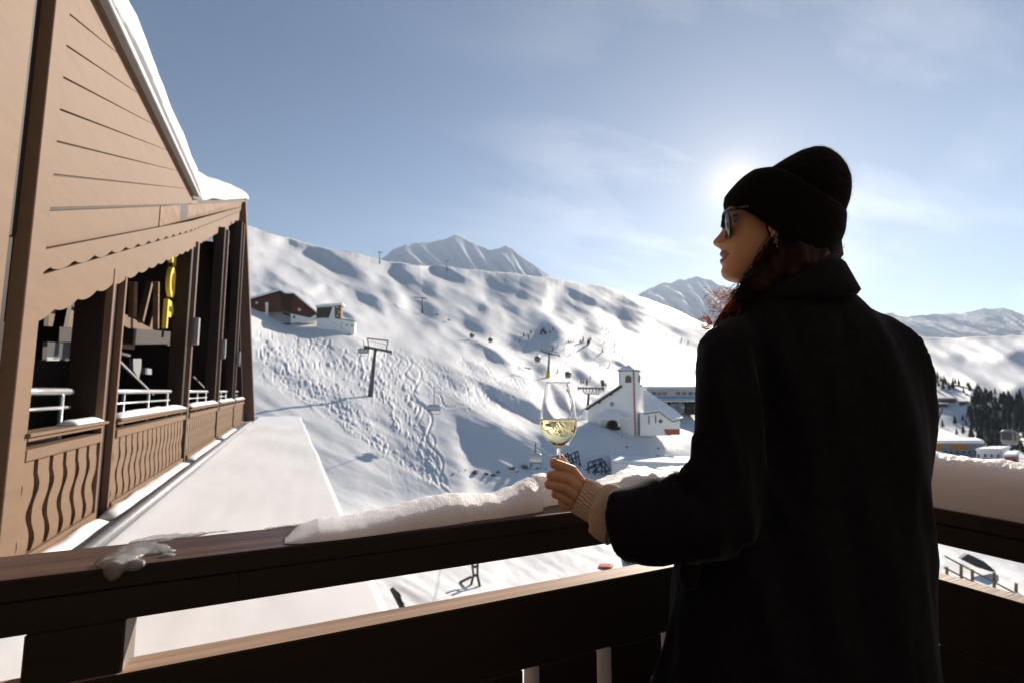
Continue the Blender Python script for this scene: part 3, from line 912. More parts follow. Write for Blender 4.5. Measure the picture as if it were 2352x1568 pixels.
# posts
M_MIDTAN = mat('brown_trim', (0.20, 0.115, 0.075), rough=0.6, noise_scale=6.0, noise_amt=0.25, stretch=(2, 2, .3))
posts = [6.9, 11.5, 16.1, 20.7]
for k, y in enumerate(posts):
    zt_ = on_line(LC, y).z + .1; xo = on_line(LC, y).x if y > YB else XF
    top = Vector((max(xo, XF - .3), y, zt_))
    wd = .46 if k == 0 else .40
    m = MB(); m.box((XF - .30, y - wd * .5, -.30), (XF - .04, y + wd * .5, zt_)); m.build("post", M_BROWN, chalet, bevel=.01)
    for s in ((-1, 1) if k == 0 else (0.55,)):
        w2 = .055 if k == 0 else .13
        m = MB(); m.box((XF - .04, y + s * (wd / 2 - w2 * .5) - w2 / 2, -.32), (XF + .03, y + s * (wd / 2 - w2 * .5) + w2 / 2, zt_)); m.build("post_trim", M_MIDTAN if k == 0 else M_MIDBROWN, chalet, bevel=.005)
    if k:
        m = MB(); m.box((XF + .03, y + .05, 2.2), (XF + .12, y + .22, 2.75)); m.build("bracket", M_GREY, chalet, bevel=.01)
sb = on_y(578, 966, YE + .3); stp = on_y(558, 456, YE + .3)
m = MB(); m.bar(sb + Vector((-.08, 0, 0)), stp + Vector((-.08, 0, 0)), .42, .52, up=(0, 1, 0)); m.build("corner_strut", M_MIDBROWN, chalet, bevel=.015)
m = MB(); m.bar(sb + Vector((-.42, -.5, 0)), stp + Vector((-.42, -.5, -.1)), .3, .4, up=(0, 1, 0)); m.build("corner_strut", M_BROWN, chalet, bevel=.015)
m = MB(); m.bar(sb + Vector((-1.1, -.4, 2.6)), stp + Vector((-1.0, -.4, -1.2)), .3, .4, up=(0, 1, 0)); m.build("brace", M_BROWN, chalet, bevel=.015)
# gallery railing: handrail with snow, wavy slats
z_ht, z_hb, z_pt, z_pb = (on_x(263, 961, XF).z, on_x(263, 974, XF).z, on_x(263, 986, XF).z, on_x(263, 1152, XF).z)
def slat_mesh(w, h, th):
    n = 18; v = []
    for k in range(n + 1):
        t = k / n                                  # from the top down
        wave = 0.0 if t < .16 else .045 * math.sin((t - .16) / .84 * 2 * math.pi * 1.45) * (1 if t < .97 else .6)
        pinch = 0.0 if t < .16 else .014 * (1 - math.cos((t - .16) / .84 * 4 * math.pi * 1.45)) * .5
        for xx in (0, -th):
            v += [Vector((xx, -w / 2 + wave + pinch, -h * t)), Vector((xx, w / 2 + wave - pinch, -h * t))]
    fs = []
    for k in range(n):
        a, b = 4 * k, 4 * k + 4
        fs += [(a, b, b + 1, a + 1), (a + 2, a + 3, b + 3, b + 2), (a, a + 2, b + 2, b), (a + 1, b + 1, b + 3, a + 3)]
    fs += [(0, 1, 3, 2), (4 * n, 4 * n + 2, 4 * n + 3, 4 * n + 1)]
    m = MB(); m.add(v, fs); return m.mesh("slat", M_TAN)
SLAT = slat_mesh(.205, z_pt - .09 - z_pb - .05, .035)
bays = [(4.98, 6.66), (7.14, 11.28), (11.73, 15.88), (16.33, 20.48), (20.93, 24.9)]
for bi, (ya, yb) in enumerate(bays):
    m = MB()
    m.box((XF - .10, ya, z_pt - .09), (XF + .05, yb, z_pt)); m.box((XF - .06, ya, z_pb - .02), (XF + .05, yb, z_pb + .05))
    rail = m.build("gallery_railing", M_TAN, chalet, bevel=.006)
    n = int((yb - ya) / .245)
    for k in range(n):
        o = link("slat", SLAT, rail, Vector((XF + .012, ya + (yb - ya) * (k + .5) / n, z_pt - .09)) - ORIGIN[chalet])
    m = MB(); m.box((XF - .12, ya - (.0 if bi else .05), (z_ht + z_hb) / 2 + .003), (XF + .08, yb + .05, z_ht)); m.box((XF - .08, ya, z_hb), (XF + .05, yb, (z_ht + z_hb) / 2 - .003))
    m.build("handrail", M_TAN, chalet, bevel=.006)
    # snow lying on the handrail
    m = MB(); ys_ = np.linspace(ya + (.9 if bi == 0 else .03), yb - .04, 16); rings = []
    for k, y in enumerate(ys_):
        hh = (.075 if bi else .05) * (min(1, k / 2.0 + .25) * min(1, (15 - k) / 2.0 + .25)) * (1 + .25 * mnoise.noise(Vector((y * 2, bi, 0))))
        rings.append([Vector((XF - .02 + .085 * math.cos(a), y, z_ht + .004 + hh * max(0, math.sin(a)))) for a in [math.pi * q / 8 for q in range(9)]])
    m.loft(rings)
    tag(m.build("snow", M_ROOFSNOW, smooth=True), "narrow strip of snow lying on the gallery handrail, %s bay from the near end" % ("first", "second", "third", "fourth", "fifth")[bi], "snow", "snow strips on the gallery handrail")
    # galvanised railing inside
    m = MB(); xr = XF - .22
    zt_r, zl_r = CAMZ + .0, on_x(50, 942, xr).z
    m.tube([(xr, ya, zt_r), (xr, yb - .1, zt_r)], .035, 8); m.tube([(xr, ya, zl_r), (xr, yb - .12, zl_r)], .018, 8)
    sr = m.build("steel_railing", M_STEEL, chalet, smooth=True)
    for y in ([yb - .32] if bi == 0 else [ya + 1.2, ya + 2.5, yb - .3]):
        q = MB(); q.tube([(xr, y, -.1), (xr, y, zt_r - .03)], .02, 8); q.build("baluster", M_STEEL, sr, smooth=True)
# ledge, snow along it and gutter under the gallery
zl = on_x(225, 1200, XF + .1).z
m = MB(); m.box((XF - .02, 3.0, zl - .16), (XF + .2, YE, zl - .02)); m.build("ledge", M_GREY, chalet, bevel=.01)
gz = on_x(240, 1232, XF + .3).z
m = MB(); m.tube([(XF + .30, 2.2, gz), (XF + .30, YE, gz)], .075, 10); m.build("gutter", M_GREY, chalet, smooth=True)
for i, (a, b) in enumerate(((4.9, 6.6), (6.75, 11.2), (11.6, 15.9), (16.4, 20.4))):
    m = MB(); rings = []
    for k, y in enumerate(np.linspace(a, b, 24)):
        f_ = min(1, k / 2.0 + .2) * min(1, (23 - k) / 2.0 + .2)
        w_ = .09 + .035 * mnoise.noise(Vector((y * 1.7, 3.3, 0)))
        rings.append([Vector((XF + .11 + w_ * math.cos(t), y, zl - .015 + .075 * f_ * math.sin(t) * (1 + .3 * mnoise.noise(Vector((y * 2.2, t, 1)))))) for t in [math.pi * q / 8 for q in range(9)]])
    m.loft(rings)
    tag(m.build("snow", M_ROOFSNOW, smooth=True), ("narrow ridge of snow on the ledge below the gallery's %s bay" % ("first", "second", "third", "fourth")[i]), "snow", "snow ridges on the gallery ledge")
# things seen through the gallery: beams, braces, pale boards catching the sun
def seg(u0, v0, u1, v1, x0, x1, w, h, m_, name):
    mm = MB(); mm.bar(on_x(u0, v0, x0), on_x(u1, v1, x1), w, h); return mm.build(name, m_, chalet, bevel=.004)
def z5(x, y): return (40 + x * .2551) * .91875, (720 + y * .2551) * .91875
xa = XF - .9
for (a, b) in (((1150, -60), (1140, 290)), ((1310, -50), (1218, 330)), ((1375, -60), (1370, 400)), ((1560, 0), (1555, 420))):
    seg(*z5(*a), *z5(*b), xa, xa, .10, .10, M_TANDARK, "pole")
seg(*z5(1040, 470), *z5(1600, 490), xa - .1, xa - .1, .34, .30, M_BROWN, "beam")
seg(*z5(300, 450), *z5(720, 460), xa - .1, xa - .1, .25, .20, M_BROWN, "beam")
for poly in ([(1050, 250), (1085, 265), (1380, 425), (1150, 415), (1040, 360)], [(1450, 545), (1590, 560), (1585, 590)], [(120, 330), (280, 260), (470, 150), (690, 40), (660, 230), (655, 390), (430, 390), (300, 400), (190, 440), (120, 440)], [(1310, 390), (1350, 230), (1385, 220), (1370, 410)]):
    mm = MB(); mm.prism([on_x(*z5(*p), xa - .35) for p in poly], (-.04, 0, 0)); mm.build("panel", M_TAN, chalet)
for (a, b) in (((480, 140), (430, 400)), ((240, 260), (220, 700)), ((480, 150), (670, 220))):
    seg(*z5(*a), *z5(*b), xa - .2, xa - .2, .14, .08, M_BROWN, "brace")
for (a, b) in (((1010, 720), (1340, 1040)), ((1735, 865), (1860, 990))):
    seg(*z5(*a), *z5(*b), xa - .2, xa - .2, .05, .05, M_GREY, "brace")
for poly, m_ in (([(1150, 690), (1230, 690), (1230, 770), (1205, 890), (1150, 800)], M_GREY), ([(1270, 780), (1330, 790), (1330, 845), (1265, 840)], M_STEEL), ([(300, 510), (640, 520), (625, 690), (290, 700)], M_DARKMETAL), ([(300, 675), (430, 680), (425, 708), (300, 708)], M_SHELL), ([(480, 690), (545, 690), (545, 710), (480, 710)], M_SHELL), ([(1020, 530), (1170, 540), (1160, 600), (1020, 590)], M_TANDARK), ([(1030, 625), (1130, 650), (1110, 670), (1030, 650)], M_STEEL)):
    mm = MB(); mm.prism([on_x(*z5(*p), xa - .6) for p in poly], (-.08, 0, 0)); mm.build("fitting", m_, chalet)
# vertical yellow letter sign hanging in the gallery: S H O P
XS = XF - .35
sign = MB()
c0 = on_x(389, 650, XS)
sign.box((XS - .06, c0.y - .02, on_x(380, 775, XS).z), (XS - .03, c0.y + .03, on_x(389, 500, XS).z))
sg = sign.build("sign", M_DARKMETAL, chalet)
def letter(ch, zc_, yc, hgt):
    w = hgt * .88; t = hgt * .19; x0, x1 = XS, XS + .07
    m = MB()
    def b(y0, y1, z0, z1): m.box((x0, yc + y0 * w, zc_ + z0 * hgt), (x1, yc + y1 * w, zc_ + z1 * hgt))
    def ring(cy_, cz_, ry, rz, th, a0, a1, n=20):
        v = []; fs = []
        for k in range(n + 1):
            a = a0 + (a1 - a0) * k / n
            for xx in (x0, x1):
                for rr in (0, th):
                    v.append((xx, yc + cy_ + (ry - rr) * math.cos(a), zc_ + cz_ + (rz - rr) * math.sin(a)))
        for k in range(n):
            p, q = 4 * k, 4 * k + 4
            fs += [(p, q, q + 1, p + 1), (p + 2, p + 3, q + 3, q + 2), (p, p + 2, q + 2, q), (p + 1, q + 1, q + 3, p + 3)]
        fs += [(0, 1, 3, 2), (4 * n, 4 * n + 2, 4 * n + 3, 4 * n + 1)]
        m.add(v, fs)
    if ch == 'O': ring(0, 0, w / 2, hgt / 2, t, 0, 2 * math.pi, 28)
    if ch == 'P':
        b(-.5, -.5 + t / w, -.5, .5); ring(-.02 * w, .21 * hgt, w * .52, hgt * .29, t, -math.pi / 2, math.pi / 2)
        b(-.5 + t / w + .003, -.02, .5 - t / hgt, .497); b(-.5 + t / w + .003, -.02, -.08, -.08 + t / hgt)
    if ch == 'H': b(-.5, -.5 + t / w, -.5, .5); b(.5 - t / w, .5, -.5, .5); b(-.5 + t / w + .003, .5 - t / w - .003, -t / hgt / 2, t / hgt / 2)
    if ch == 'S':
        ring(0, hgt * .24, w * .46, hgt * .26, t, math.pi * .1, math.pi * 1.5); ring(0, -hgt * .24, w * .46, hgt * .26, t, -math.pi * .9, math.pi * .5)
    m.build("letter", M_YELLOW, sg)
zO0, zO1 = on_x(392, 616, XS).z, on_x(392, 688, XS).z
HO = zO0 - zO1; stepz = zO1 - on_x(386, 762, XS).z
letter('O', (zO0 + zO1) / 2, c0.y - .05, HO)
letter('P', zO1 - stepz / 2 - .03, c0.y - .1, HO * .93)
letter('H', (zO0 + zO1) / 2 + HO * 1.12, c0.y, HO); letter('S', (zO0 + zO1) / 2 + HO * 2.24, c0.y, HO)

# ------------------------------------------------------------------ flat snowy roof beside the gallery
ZR = CAMZ - 1.50
roof = thing("canopy_roof", "long flat roof under smooth deep snow below the gallery", "roof", (-.4, 12, ZR))
m = MB(); m.box((XF + .42, 1.3, ZR - .75), (.60, 33.5, ZR - .42)); m.build("roof_deck", M_MIDBROWN, roof)
P = []
xs_ = np.concatenate([[0, .004, .008], np.linspace(.013, .987, 40), [.991, .996, 1]]); yy_ = np.concatenate([np.linspace(1.25, 30, 110), np.linspace(30.2, 34, 14)])
for y in yy_:
    row = []
    for t in xs_:
        xe = .70 - 2.3 * (1 - math.sqrt(max(0, 1 - (max(0, y - 31.2) / 2.9) ** 2))) + .03 * mnoise.noise(Vector((y * .35, 7, 0)))
        x = XF + .22 + t * (xe - XF - .22)
        ed = min(t * 2.2, (1 - t) * 2.2); dd = min((y - 1.2), (34 - y))
        drop = .40 * max(0, 1 - ed / .03) ** 2 + .42 * max(0, 1 - dd / .9) ** 2.2
        row.append((x + .02 * mnoise.noise(Vector((x * .8, y * .6, 2))), y, ZR - drop + .035 * mnoise.noise(Vector((x * .9, y * .35, 0))) + .006 * mnoise.noise(Vector((x * 5, y * 3, 0)))))
    P.append(row)
link("snow_cover", grid_mesh("snow_cover", np.array(P), M_ROOFSNOW), roof)
shift(bpy.data.objects["snow_cover"].data, -ORIGIN[roof])
m = MB(); m.box((XF + .5, 1.6, -11.8), (.45, 33, ZR - .76)); m.build("wall", M_TANDARK, roof)

# ------------------------------------------------------------------ the balcony
fl = MB(); fl.box((XF + .03, -1.34, -.18), (1.7, 1.24, 0.0)); tag(fl.build("balcony_floor", M_BROWN), "dark timber balcony floor", None, None, "structure")
YR, XR = 1.07, 1.53
front = thing("balcony_railing", "dark brown wooden balcony railing the woman leans on, facing the slope", "railing", (0, YR, 0))
RT = CAMZ - .300
def facemat(mb): return mb
def shade_stained(mb_boxes, name, parent, axis, topm=None, bev=.003):
    """boxes with shade painted into the face stain; tops lighter, edges weathered wood"""
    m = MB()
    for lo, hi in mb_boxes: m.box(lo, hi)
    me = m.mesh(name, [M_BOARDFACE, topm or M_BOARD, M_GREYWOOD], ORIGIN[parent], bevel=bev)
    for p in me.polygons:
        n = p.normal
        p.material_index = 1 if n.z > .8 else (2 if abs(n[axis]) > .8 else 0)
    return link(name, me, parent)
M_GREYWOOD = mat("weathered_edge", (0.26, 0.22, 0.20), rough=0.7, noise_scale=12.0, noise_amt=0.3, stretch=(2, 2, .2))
# cap of two lengths butted end to end
shade_stained([((XF + .04, YR, RT - .036), (XR + .155, YR + .155, RT))], "cap_rail", front, 0, M_CAP)
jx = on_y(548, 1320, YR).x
shade_stained([((XF + .04, YR + .006, RT - .090), (jx - .00005, YR + .13, RT - .038))], "rail_board", front, 0, M_CAP, .0005)
shade_stained([((jx + .00005, YR + .006, RT - .090), (XR, YR + .13, RT - .038))], "rail_board", front, 0, M_CAP, .0005)
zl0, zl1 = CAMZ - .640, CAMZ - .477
shade_stained([((XF + .04, YR, zl0), (XR, YR + .062, zl1))], "lower_board", front, 0)
shade_stained([((-.373, YR + .0075, 0.0), (-.240, YR + .085, RT - .0915))], "post", front, 0)
shade_stained([((XR + .005, YR + .005, 0.0), (XR + .14, YR + .14, RT - .0915))], "post", front, 0)
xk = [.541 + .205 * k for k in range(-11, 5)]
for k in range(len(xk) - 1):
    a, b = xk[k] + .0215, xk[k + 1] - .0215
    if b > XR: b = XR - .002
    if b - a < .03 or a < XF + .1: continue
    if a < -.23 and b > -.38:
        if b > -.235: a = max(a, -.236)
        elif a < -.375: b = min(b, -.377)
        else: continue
    shade_stained([((a, YR + .002, .08), (b, YR + .090, zl0 - .002))], "slat", front, 0)
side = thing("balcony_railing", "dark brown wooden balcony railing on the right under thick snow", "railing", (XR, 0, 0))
shade_stained([((XR, -1.3, RT - .036), (XR + .155, YR - .002, RT))], "cap_rail", side, 1, M_CAPV)
shade_stained([((XR + .006, -1.3, RT - .090), (XR + .13, YR - .002, RT - .038))], "rail_board", side, 1, M_CAPV)
shade_stained([((XR, -1.3, zl0), (XR + .062, YR - .002, zl1))], "lower_board", side, 1)
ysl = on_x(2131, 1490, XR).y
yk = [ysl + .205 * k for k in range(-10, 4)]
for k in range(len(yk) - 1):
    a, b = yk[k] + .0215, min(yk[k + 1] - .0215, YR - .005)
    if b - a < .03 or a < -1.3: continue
    shade_stained([((XR + .002, a, .08), (XR + .090, b, zl0 - .002))], "slat", side, 1)

def rail_snow(name, stations, axis, base, lo, hi, label, seed, lump=1.0, nsec=26, nlen=220, taper=(1, 1)):
    """snow lying along a rail: stations (s, height, front offset, back offset)"""
    st = np.array(stations, float)
    ss = np.linspace(st[0, 0], st[-1, 0], nlen)
    P = []
    for i, s in enumerate(ss):
        h, f0, b0 = (float(np.interp(s, st[:, 0], st[:, c])) for c in (1, 2, 3))
        row = []
        for k in range(nsec):
            a = math.pi * k / (nsec - 1)
            w = math.cos(a)
            cx_ = (lo + f0 + hi - b0) / 2 - (hi - b0 - lo - f0) / 2 * w
            sh = (max(math.sin(a), 0) ** .62)
            q = Vector((s * 9, cx_ * 9, seed)); q2 = Vector((s * 34, cx_ * 34, a * 2 + seed)); q3 = Vector((s * 110, cx_ * 110, seed))
            n1, n2, n3 = mnoise.noise(q), mnoise.noise(q2), mnoise.noise(q3)
            z = base + h * sh * (1 + .22 * n1 * lump + .12 * n2 * lump + .03 * n3)
            o_ = cx_ + (.016 * n2 + .012 * n1 + .003 * n3) * lump * sh - .012 * lump * n1 * (1 - sh)
            row.append((s, o_, z) if axis == 'x' else (o_, s, z))
        P.append(row)
    o = link(name, grid_mesh(name, np.array(P), M_RAILSNOW))
    return tag(o, label, "snow")
rs = []
for u, v, f0 in [(668, 1243, .012), (690, 1208, .006), (730, 1193, .004), (780, 1187, .003), (830, 1178, .003), (900, 1162, .006), (960, 1148, .008), (1010, 1138, .012), (1045, 1133, .016), (1080, 1134, .02), (1130, 1131, .02), (1170, 1120, .022), (1205, 1107, .03), (1225, 1102, .04)]:
    p = on_y(u, v, YR + .095); rs.append((p.x, max(p.z - RT, .008), f0, .008))
rs[0] = (rs[0][0] - .012, .002, .02, .10)
rail_snow("snow", rs, 'x', RT + .001, YR, YR + .155, "long smooth bank of snow on the front rail left of the hand", 1.7, .55)
rs2 = []
for u, v, f0 in [(1214, 1112, .07), (1232, 1098, .075), (1256, 1094, .085), (1285, 1104, .085), (1330, 1106, .06), (1367, 1101, .03), (1407, 1091, .025), (1441, 1081, .02), (1476, 1073, .02), (1505, 1082, .02), (1536, 1072, .02), (1582, 1063, .02), (1680, 1058, .02), (1800, 1066, .02)]:
    p = on_y(u, v, YR + .105); rs2.append((p.x, max(p.z - RT, .01), f0, .006))
rail_snow("snow", rs2, 'x', RT + .001, YR, YR + .155, "lumpy broken snow on the front rail behind the forearm", 5.1, 1.0)
rs3 = []
for u, v in [(2480, 1090), (2352, 1066), (2300, 1055), (2240, 1049), (2180, 1042), (2120, 1039), (2060, 1040), (1990, 1046)]:
    p = on_x(u, v, XR + .075); rs3.append((p.y, p.z - RT, .006, .004))
rs3 = sorted(rs3)
rail_snow("snow", rs3, 'y', RT + .001, XR, XR + .155, "thick rounded bank of snow on the right hand rail", 9.3, .35, nlen=120)
# melting ice on the left of the rail, one tongue hanging over the edge
m = MB()
def blob(u, v, r, sc, dz=0):
    p = on_z(u, v, RT); m.ball((p.x, p.y, RT + dz), r * 1.35, 14, 9, (sc[0], sc[1], sc[2] * .62))
for (u, v, r, sc) in [(268, 1292, .020, (1.1, 1.0, .7)), (290, 1277, .022, (1.2, 1.0, .75)), (312, 1262, .022, (1.3, 1.0, .6)), (338, 1262, .020, (1.4, .9, .5)), (365, 1268, .016, (1.3, .8, .5)), (382, 1276, .011, (1.2, .8, .5)), (335, 1244, .018, (1.4, 1.2, .35)), (360, 1238, .020, (1.6, 1.2, .3)), (395, 1233, .020, (1.8, .9, .25)), (430, 1229, .016, (2.0, .8, .2)), (468, 1224, .012, (2.2, .7, .2)), (500, 1221, .010, (2.2, .6, .2))]:
    blob(u, v, r, sc)
pe = on_y(262, 1304, YR); m.ball((pe.x, YR - .003, RT - .004), .016, 10, 7, (1.0, .6, 1.1)); m.ball((pe.x + .03, YR + .0, RT + .0), .014, 10, 7, (1.1, .7, .8))
me = remeshed(m, .003, 10, "ice")
me.materials.append(M_ICE)
displace(me, lambda q: .0028 * mnoise.noise(q * 60) + .0008 * mnoise.noise(q * 260))
ice = link("ice", me); tag(ice, "glassy lump of melting ice hanging over the rail's edge", "ice")
m = MB()
for (u, v, r, sc) in [(628, 1211, .010, (2.2, .7, .25)), (655, 1208, .012, (2.0, .8, .25)), (680, 1206, .012, (1.8, .8, .3))]:
    p = on_z(u, v, RT); m.ball((p.x, p.y, RT), r, 12, 8, sc)
me = remeshed(m, .003, 4, "ice"); me.materials.append(M_ICE)
tag(link("ice", me), "small thin patch of ice on the rail beside the snow bank's tip", "ice")
# ------------------------------------------------------------------ the woman at the rail
def ell_ring(c, ax, bx, n=40, ex=2.0):
    out = []
    for k in range(n):
        a = 2 * math.pi * k / n
        ca_, sa_ = math.cos(a), math.sin(a)
        out.append(c + ax * (abs(ca_) ** (2 / ex) * (1 if ca_ >= 0 else -1)) + bx * (abs(sa_) ** (2 / ex) * (1 if sa_ >= 0 else -1)))
    return out
BODY_YAW = R(-10)
BFD = FWD_H * math.cos(BODY_YAW) + RIGHT * math.sin(BODY_YAW)
BRT = RIGHT * math.cos(BODY_YAW) - FWD_H * math.sin(BODY_YAW)
FB = 1.03
foot = at(1850, 900, FB); foot = Vector((foot.x, foot.y, 0))

# ---- coat: torso, two sleeves, one surface
torso_rows = [(640, 1755, 1905, .055), (668, 1722, 1938, .075), (690, 1690, 1966, .09), (715, 1668, 1996, .105), (745, 1652, 2036, .118), (790, 1640, 2082, .13), (850, 1632, 2105, .14), (950, 1645, 2110, .145), (1050, 1645, 2105, .145),
              (1130, 1625, 2102, .145), (1200, 1600, 2103, .15), (1290, 1575, 2104, .155), (1400, 1560, 2108, .16), (1520, 1534, 2120, .165), (1650, 1505, 2140, .17), (1800, 1470, 2160, .18), (2000, 1440, 2180, .19)]
coat_mb = MB(); rings = []
for v, l, r, hd in torso_rows:
    a, b = at(l + 8, v, FB), at(r - 10 - 150 * hd, v, FB)
    rings.append(ell_ring((a + b) / 2, (b - a) * .5, BFD * hd, 48, 2.3))
coat_mb.loft(rings)
LS = .98
def pt(u, v, f): return at(u, v, f)
coat_mb.tube([pt(1706, 752, 1.01), pt(1683, 790, .99), pt(1669, 845, .97), pt(1668, 920, .955), pt(1668, 1010, .955), pt(1664, 1090, .96), pt(1655, 1160, .965), pt(1645, 1200, .97)], [.044, .052, .0585, .0595, .060, .066, .074, .070], 24)
coat_mb.tube([pt(1668, 1190, .965), pt(1620, 1193, .965), pt(1560, 1194, .98), pt(1500, 1195, .995), pt(1470, 1199, 1.01), pt(1434, 1202, 1.03)], [.066, .069, .0705, .0715, .0715, .0715], 28)
# folds of heavy cloth at the elbow and along the sleeve
coat_mb.tube([pt(1610, 1060, .93), pt(1590, 1085, .935), pt(1582, 1120, .95)], [.014, .018, .015], 12)
coat_mb.tube([pt(1640, 985, .95), pt(1608, 1010, .945), pt(1606, 1050, .945)], [.018, .019, .016], 12)
coat_mb.tube([pt(1570, 1112, .955), pt(1545, 1122, .96), pt(1520, 1160, .95)], [.018, .02, .012], 12)
coat_mb.tube([pt(1590, 1290, .98), pt(1582, 1310, .98), pt(1580, 1350, .98)], [.016, .016, .012], 10)
coat_mb.tube([pt(2024, 792, 1.03), pt(2046, 842, 1.03), pt(2057, 900, 1.02), pt(2059, 970, 1.02), pt(2050, 1050, 1.03), pt(2040, 1110, 1.05), pt(2024, 1160, 1.12)], [.045, .053, .051, .049, .046, .044, .042], 24)
me = remeshed(coat_mb, .0075, 6, "coat")
displace(me, lambda q: .010 * (1 - abs(mnoise.noise(Vector((q.x * 11 + q.z * 1.6, q.y * 11, q.z * 1.1)))) * 2.6) + .0045 * mnoise.noise(Vector((q.x * 16, q.y * 16, q.z * 2.2))) + .0028 * mnoise.noise(Vector((q.x * 30, q.y * 30, q.z * 9))))
me.materials.append(M_COAT)
# ---- the head, in its own frame
FACE_AZ = R(-69)
FD = FWD_H * math.cos(FACE_AZ) + RIGHT * math.sin(FACE_AZ)
LFT = UP.cross(FD)
H0 = at(1795, 540, 1.03)
def HL(u, v, y=0.0):
    """pixel -> head frame (forward, up) on the plane at lateral offset y"""
    p = on_plane(u, v, H0 + LFT * y, LFT)
    return (p - H0).dot(FD), p.z - H0.z
def HW(x, y, z): return H0 + FD * x + LFT * y + UP * z
prof_px = [(1700, 652), (1687, 648), (1674, 645.4), (1665, 641), (1658, 634), (1655.8, 624), (1657.5, 617), (1659.6, 612.4), (1657, 608), (1653.3, 602), (1654, 597), (1658.2, 592.6), (1655.2, 589), (1652.8, 584), (1655, 579), (1657.4, 575.5), (1652.5, 570.5), (1640, 563.5), (1637.4, 556), (1642, 549.5), (1650, 541), (1658, 530), (1664, 518), (1667.5, 508), (1667.5, 498), (1667, 489), (1668, 478), (1682, 465), (1698, 450), (1718, 438), (1740, 432)]
prof = [HL(*p) for p in prof_px]
smooth_px = [(1700, 652), (1687, 648), (1674, 645.5), (1667, 641), (1663, 634), (1662.5, 624), (1664, 612), (1665, 600), (1666, 590), (1668, 576), (1670, 560), (1672, 545), (1673, 530), (1673, 515), (1671.5, 500), (1669.5, 485), (1682, 465), (1698, 450), (1718, 438), (1740, 432)]
smo = [HL(*p) for p in smooth_px]
pz = np.array([p[1] for p in prof]); pxx = np.array([p[0] for p in prof])
sz = np.array([p[1] for p in smo]); sx = np.array([p[0] for p in smo])
o1, o2 = np.argsort(pz), np.argsort(sz)
pz, pxx, sz, sx = pz[o1], pxx[o1], sz[o2], sx[o2]
zchin = HL(1687, 648)[1]; zmouth = HL(1658, 592.6)[1]; znose = HL(1640, 562)[1]; zeye = HL(1690, 512)[1]; zbrow = HL(1670, 490)[1]; ztop = HL(1760, 428)[1]
wk = np.array([(zchin - .004, .008), (zchin, .022), (zchin + .012, .036), (zmouth, .0525), (znose, .0625), (zeye - .015, .0675), (zeye, .0685), (zbrow + .02, .072), (zbrow + .04, .062), (ztop - .010, .040), (ztop, .012)])
bk = np.array([(zchin - .004, sx[np.argmin(abs(sz - zchin))] - .03), (zchin, .045), (zchin + .012, .022), (zmouth, -.006), (znose, -.045), (zeye - .01, -.082), (zeye + .02, -.094), (zbrow + .04, -.075), (ztop - .010, -.04), (ztop, -.012)])
NT = 96
zs = np.concatenate([np.linspace(zchin - .004, zbrow + .02, 110), np.linspace(zbrow + .022, ztop, 20)])
hrings, hv = [], []
for z in zs:
    xs_f = float(np.interp(z, sz, sx)); xp = float(np.interp(z, pz, pxx)); w = float(np.interp(z, wk[:, 0], wk[:, 1])); xb = float(np.interp(z, bk[:, 0], bk[:, 1]))
    xb = min(xb, xs_f - .012)
    xc, a = (xs_f + xb) / 2, (xs_f - xb) / 2
    nosez = math.exp(-((z - znose - .012) / .020) ** 2)
    sig = .030 - .0165 * nosez
    if z > zeye - .012 and z < zbrow + .02: sig = .012
    lipz = math.exp(-((z - zmouth) / .012) ** 2); sig = sig * (1 - lipz) + .022 * lipz
    ring = []
    for k in range(NT):
        th = 2 * math.pi * k / NT
        # more columns at the front
        th = th - .45 * math.sin(th)
        c_, s_ = math.cos(th), math.sin(th)
        ex = 2.25
        x = xc + a * abs(c_) ** (2 / ex) * (1 if c_ >= 0 else -1)
        y = w * abs(s_) ** (2 / ex) * (1 if s_ >= 0 else -1)
        if c_ > 0:
            x += (xp - xs_f) * math.exp(-(y / sig) ** 2)
            ay = abs(y)
            x -= .011 * math.exp(-((ay - .031) / .015) ** 2 - ((z - zeye) / .012) ** 2)
            x += .006 * math.exp(-((ay - .044) / .016) ** 2 - ((z - zeye + .026) / .014) ** 2)
            x += .0075 * math.exp(-((ay - .0145) / .0055) ** 2 - ((z - znose - .002) / .007) ** 2)
            x -= .0045 * math.exp(-((ay - .0145) / .004) ** 2 - ((z - znose + .008) / .004) ** 2)
            x -= .0035 * math.exp(-((z - zmouth - .04 * ay) / .0022) ** 2) * (1 if ay < .027 else math.exp(-((ay - .027) / .004) ** 2))
            x -= .003 * math.exp(-((ay - .029) / .004) ** 2 - ((z - zmouth - .001) / .006) ** 2)
        ring.append(HW(x, y, z)); hv.append((x, y, z))
    hrings.append(ring)
hm = MB(); hm.loft(hrings)
zl_lo, zl_hi = HL(1655, 608)[1], HL(1655, 579.5)[1]
skin_faces = []
for i in range(len(zs) - 1):
    for k in range(NT):
        x, y, z = hv[i * NT + k]
        up_edge = zl_hi - 5.0 * y * y - .05 * abs(y); lo_edge = zl_lo + 9.0 * y * y
        lip = abs(y) < .024 and lo_edge < z < up_edge and x > .03
        skin_faces.append(1 if lip else 0)
skin_faces += [0, 0]
hm.mi = skin_faces
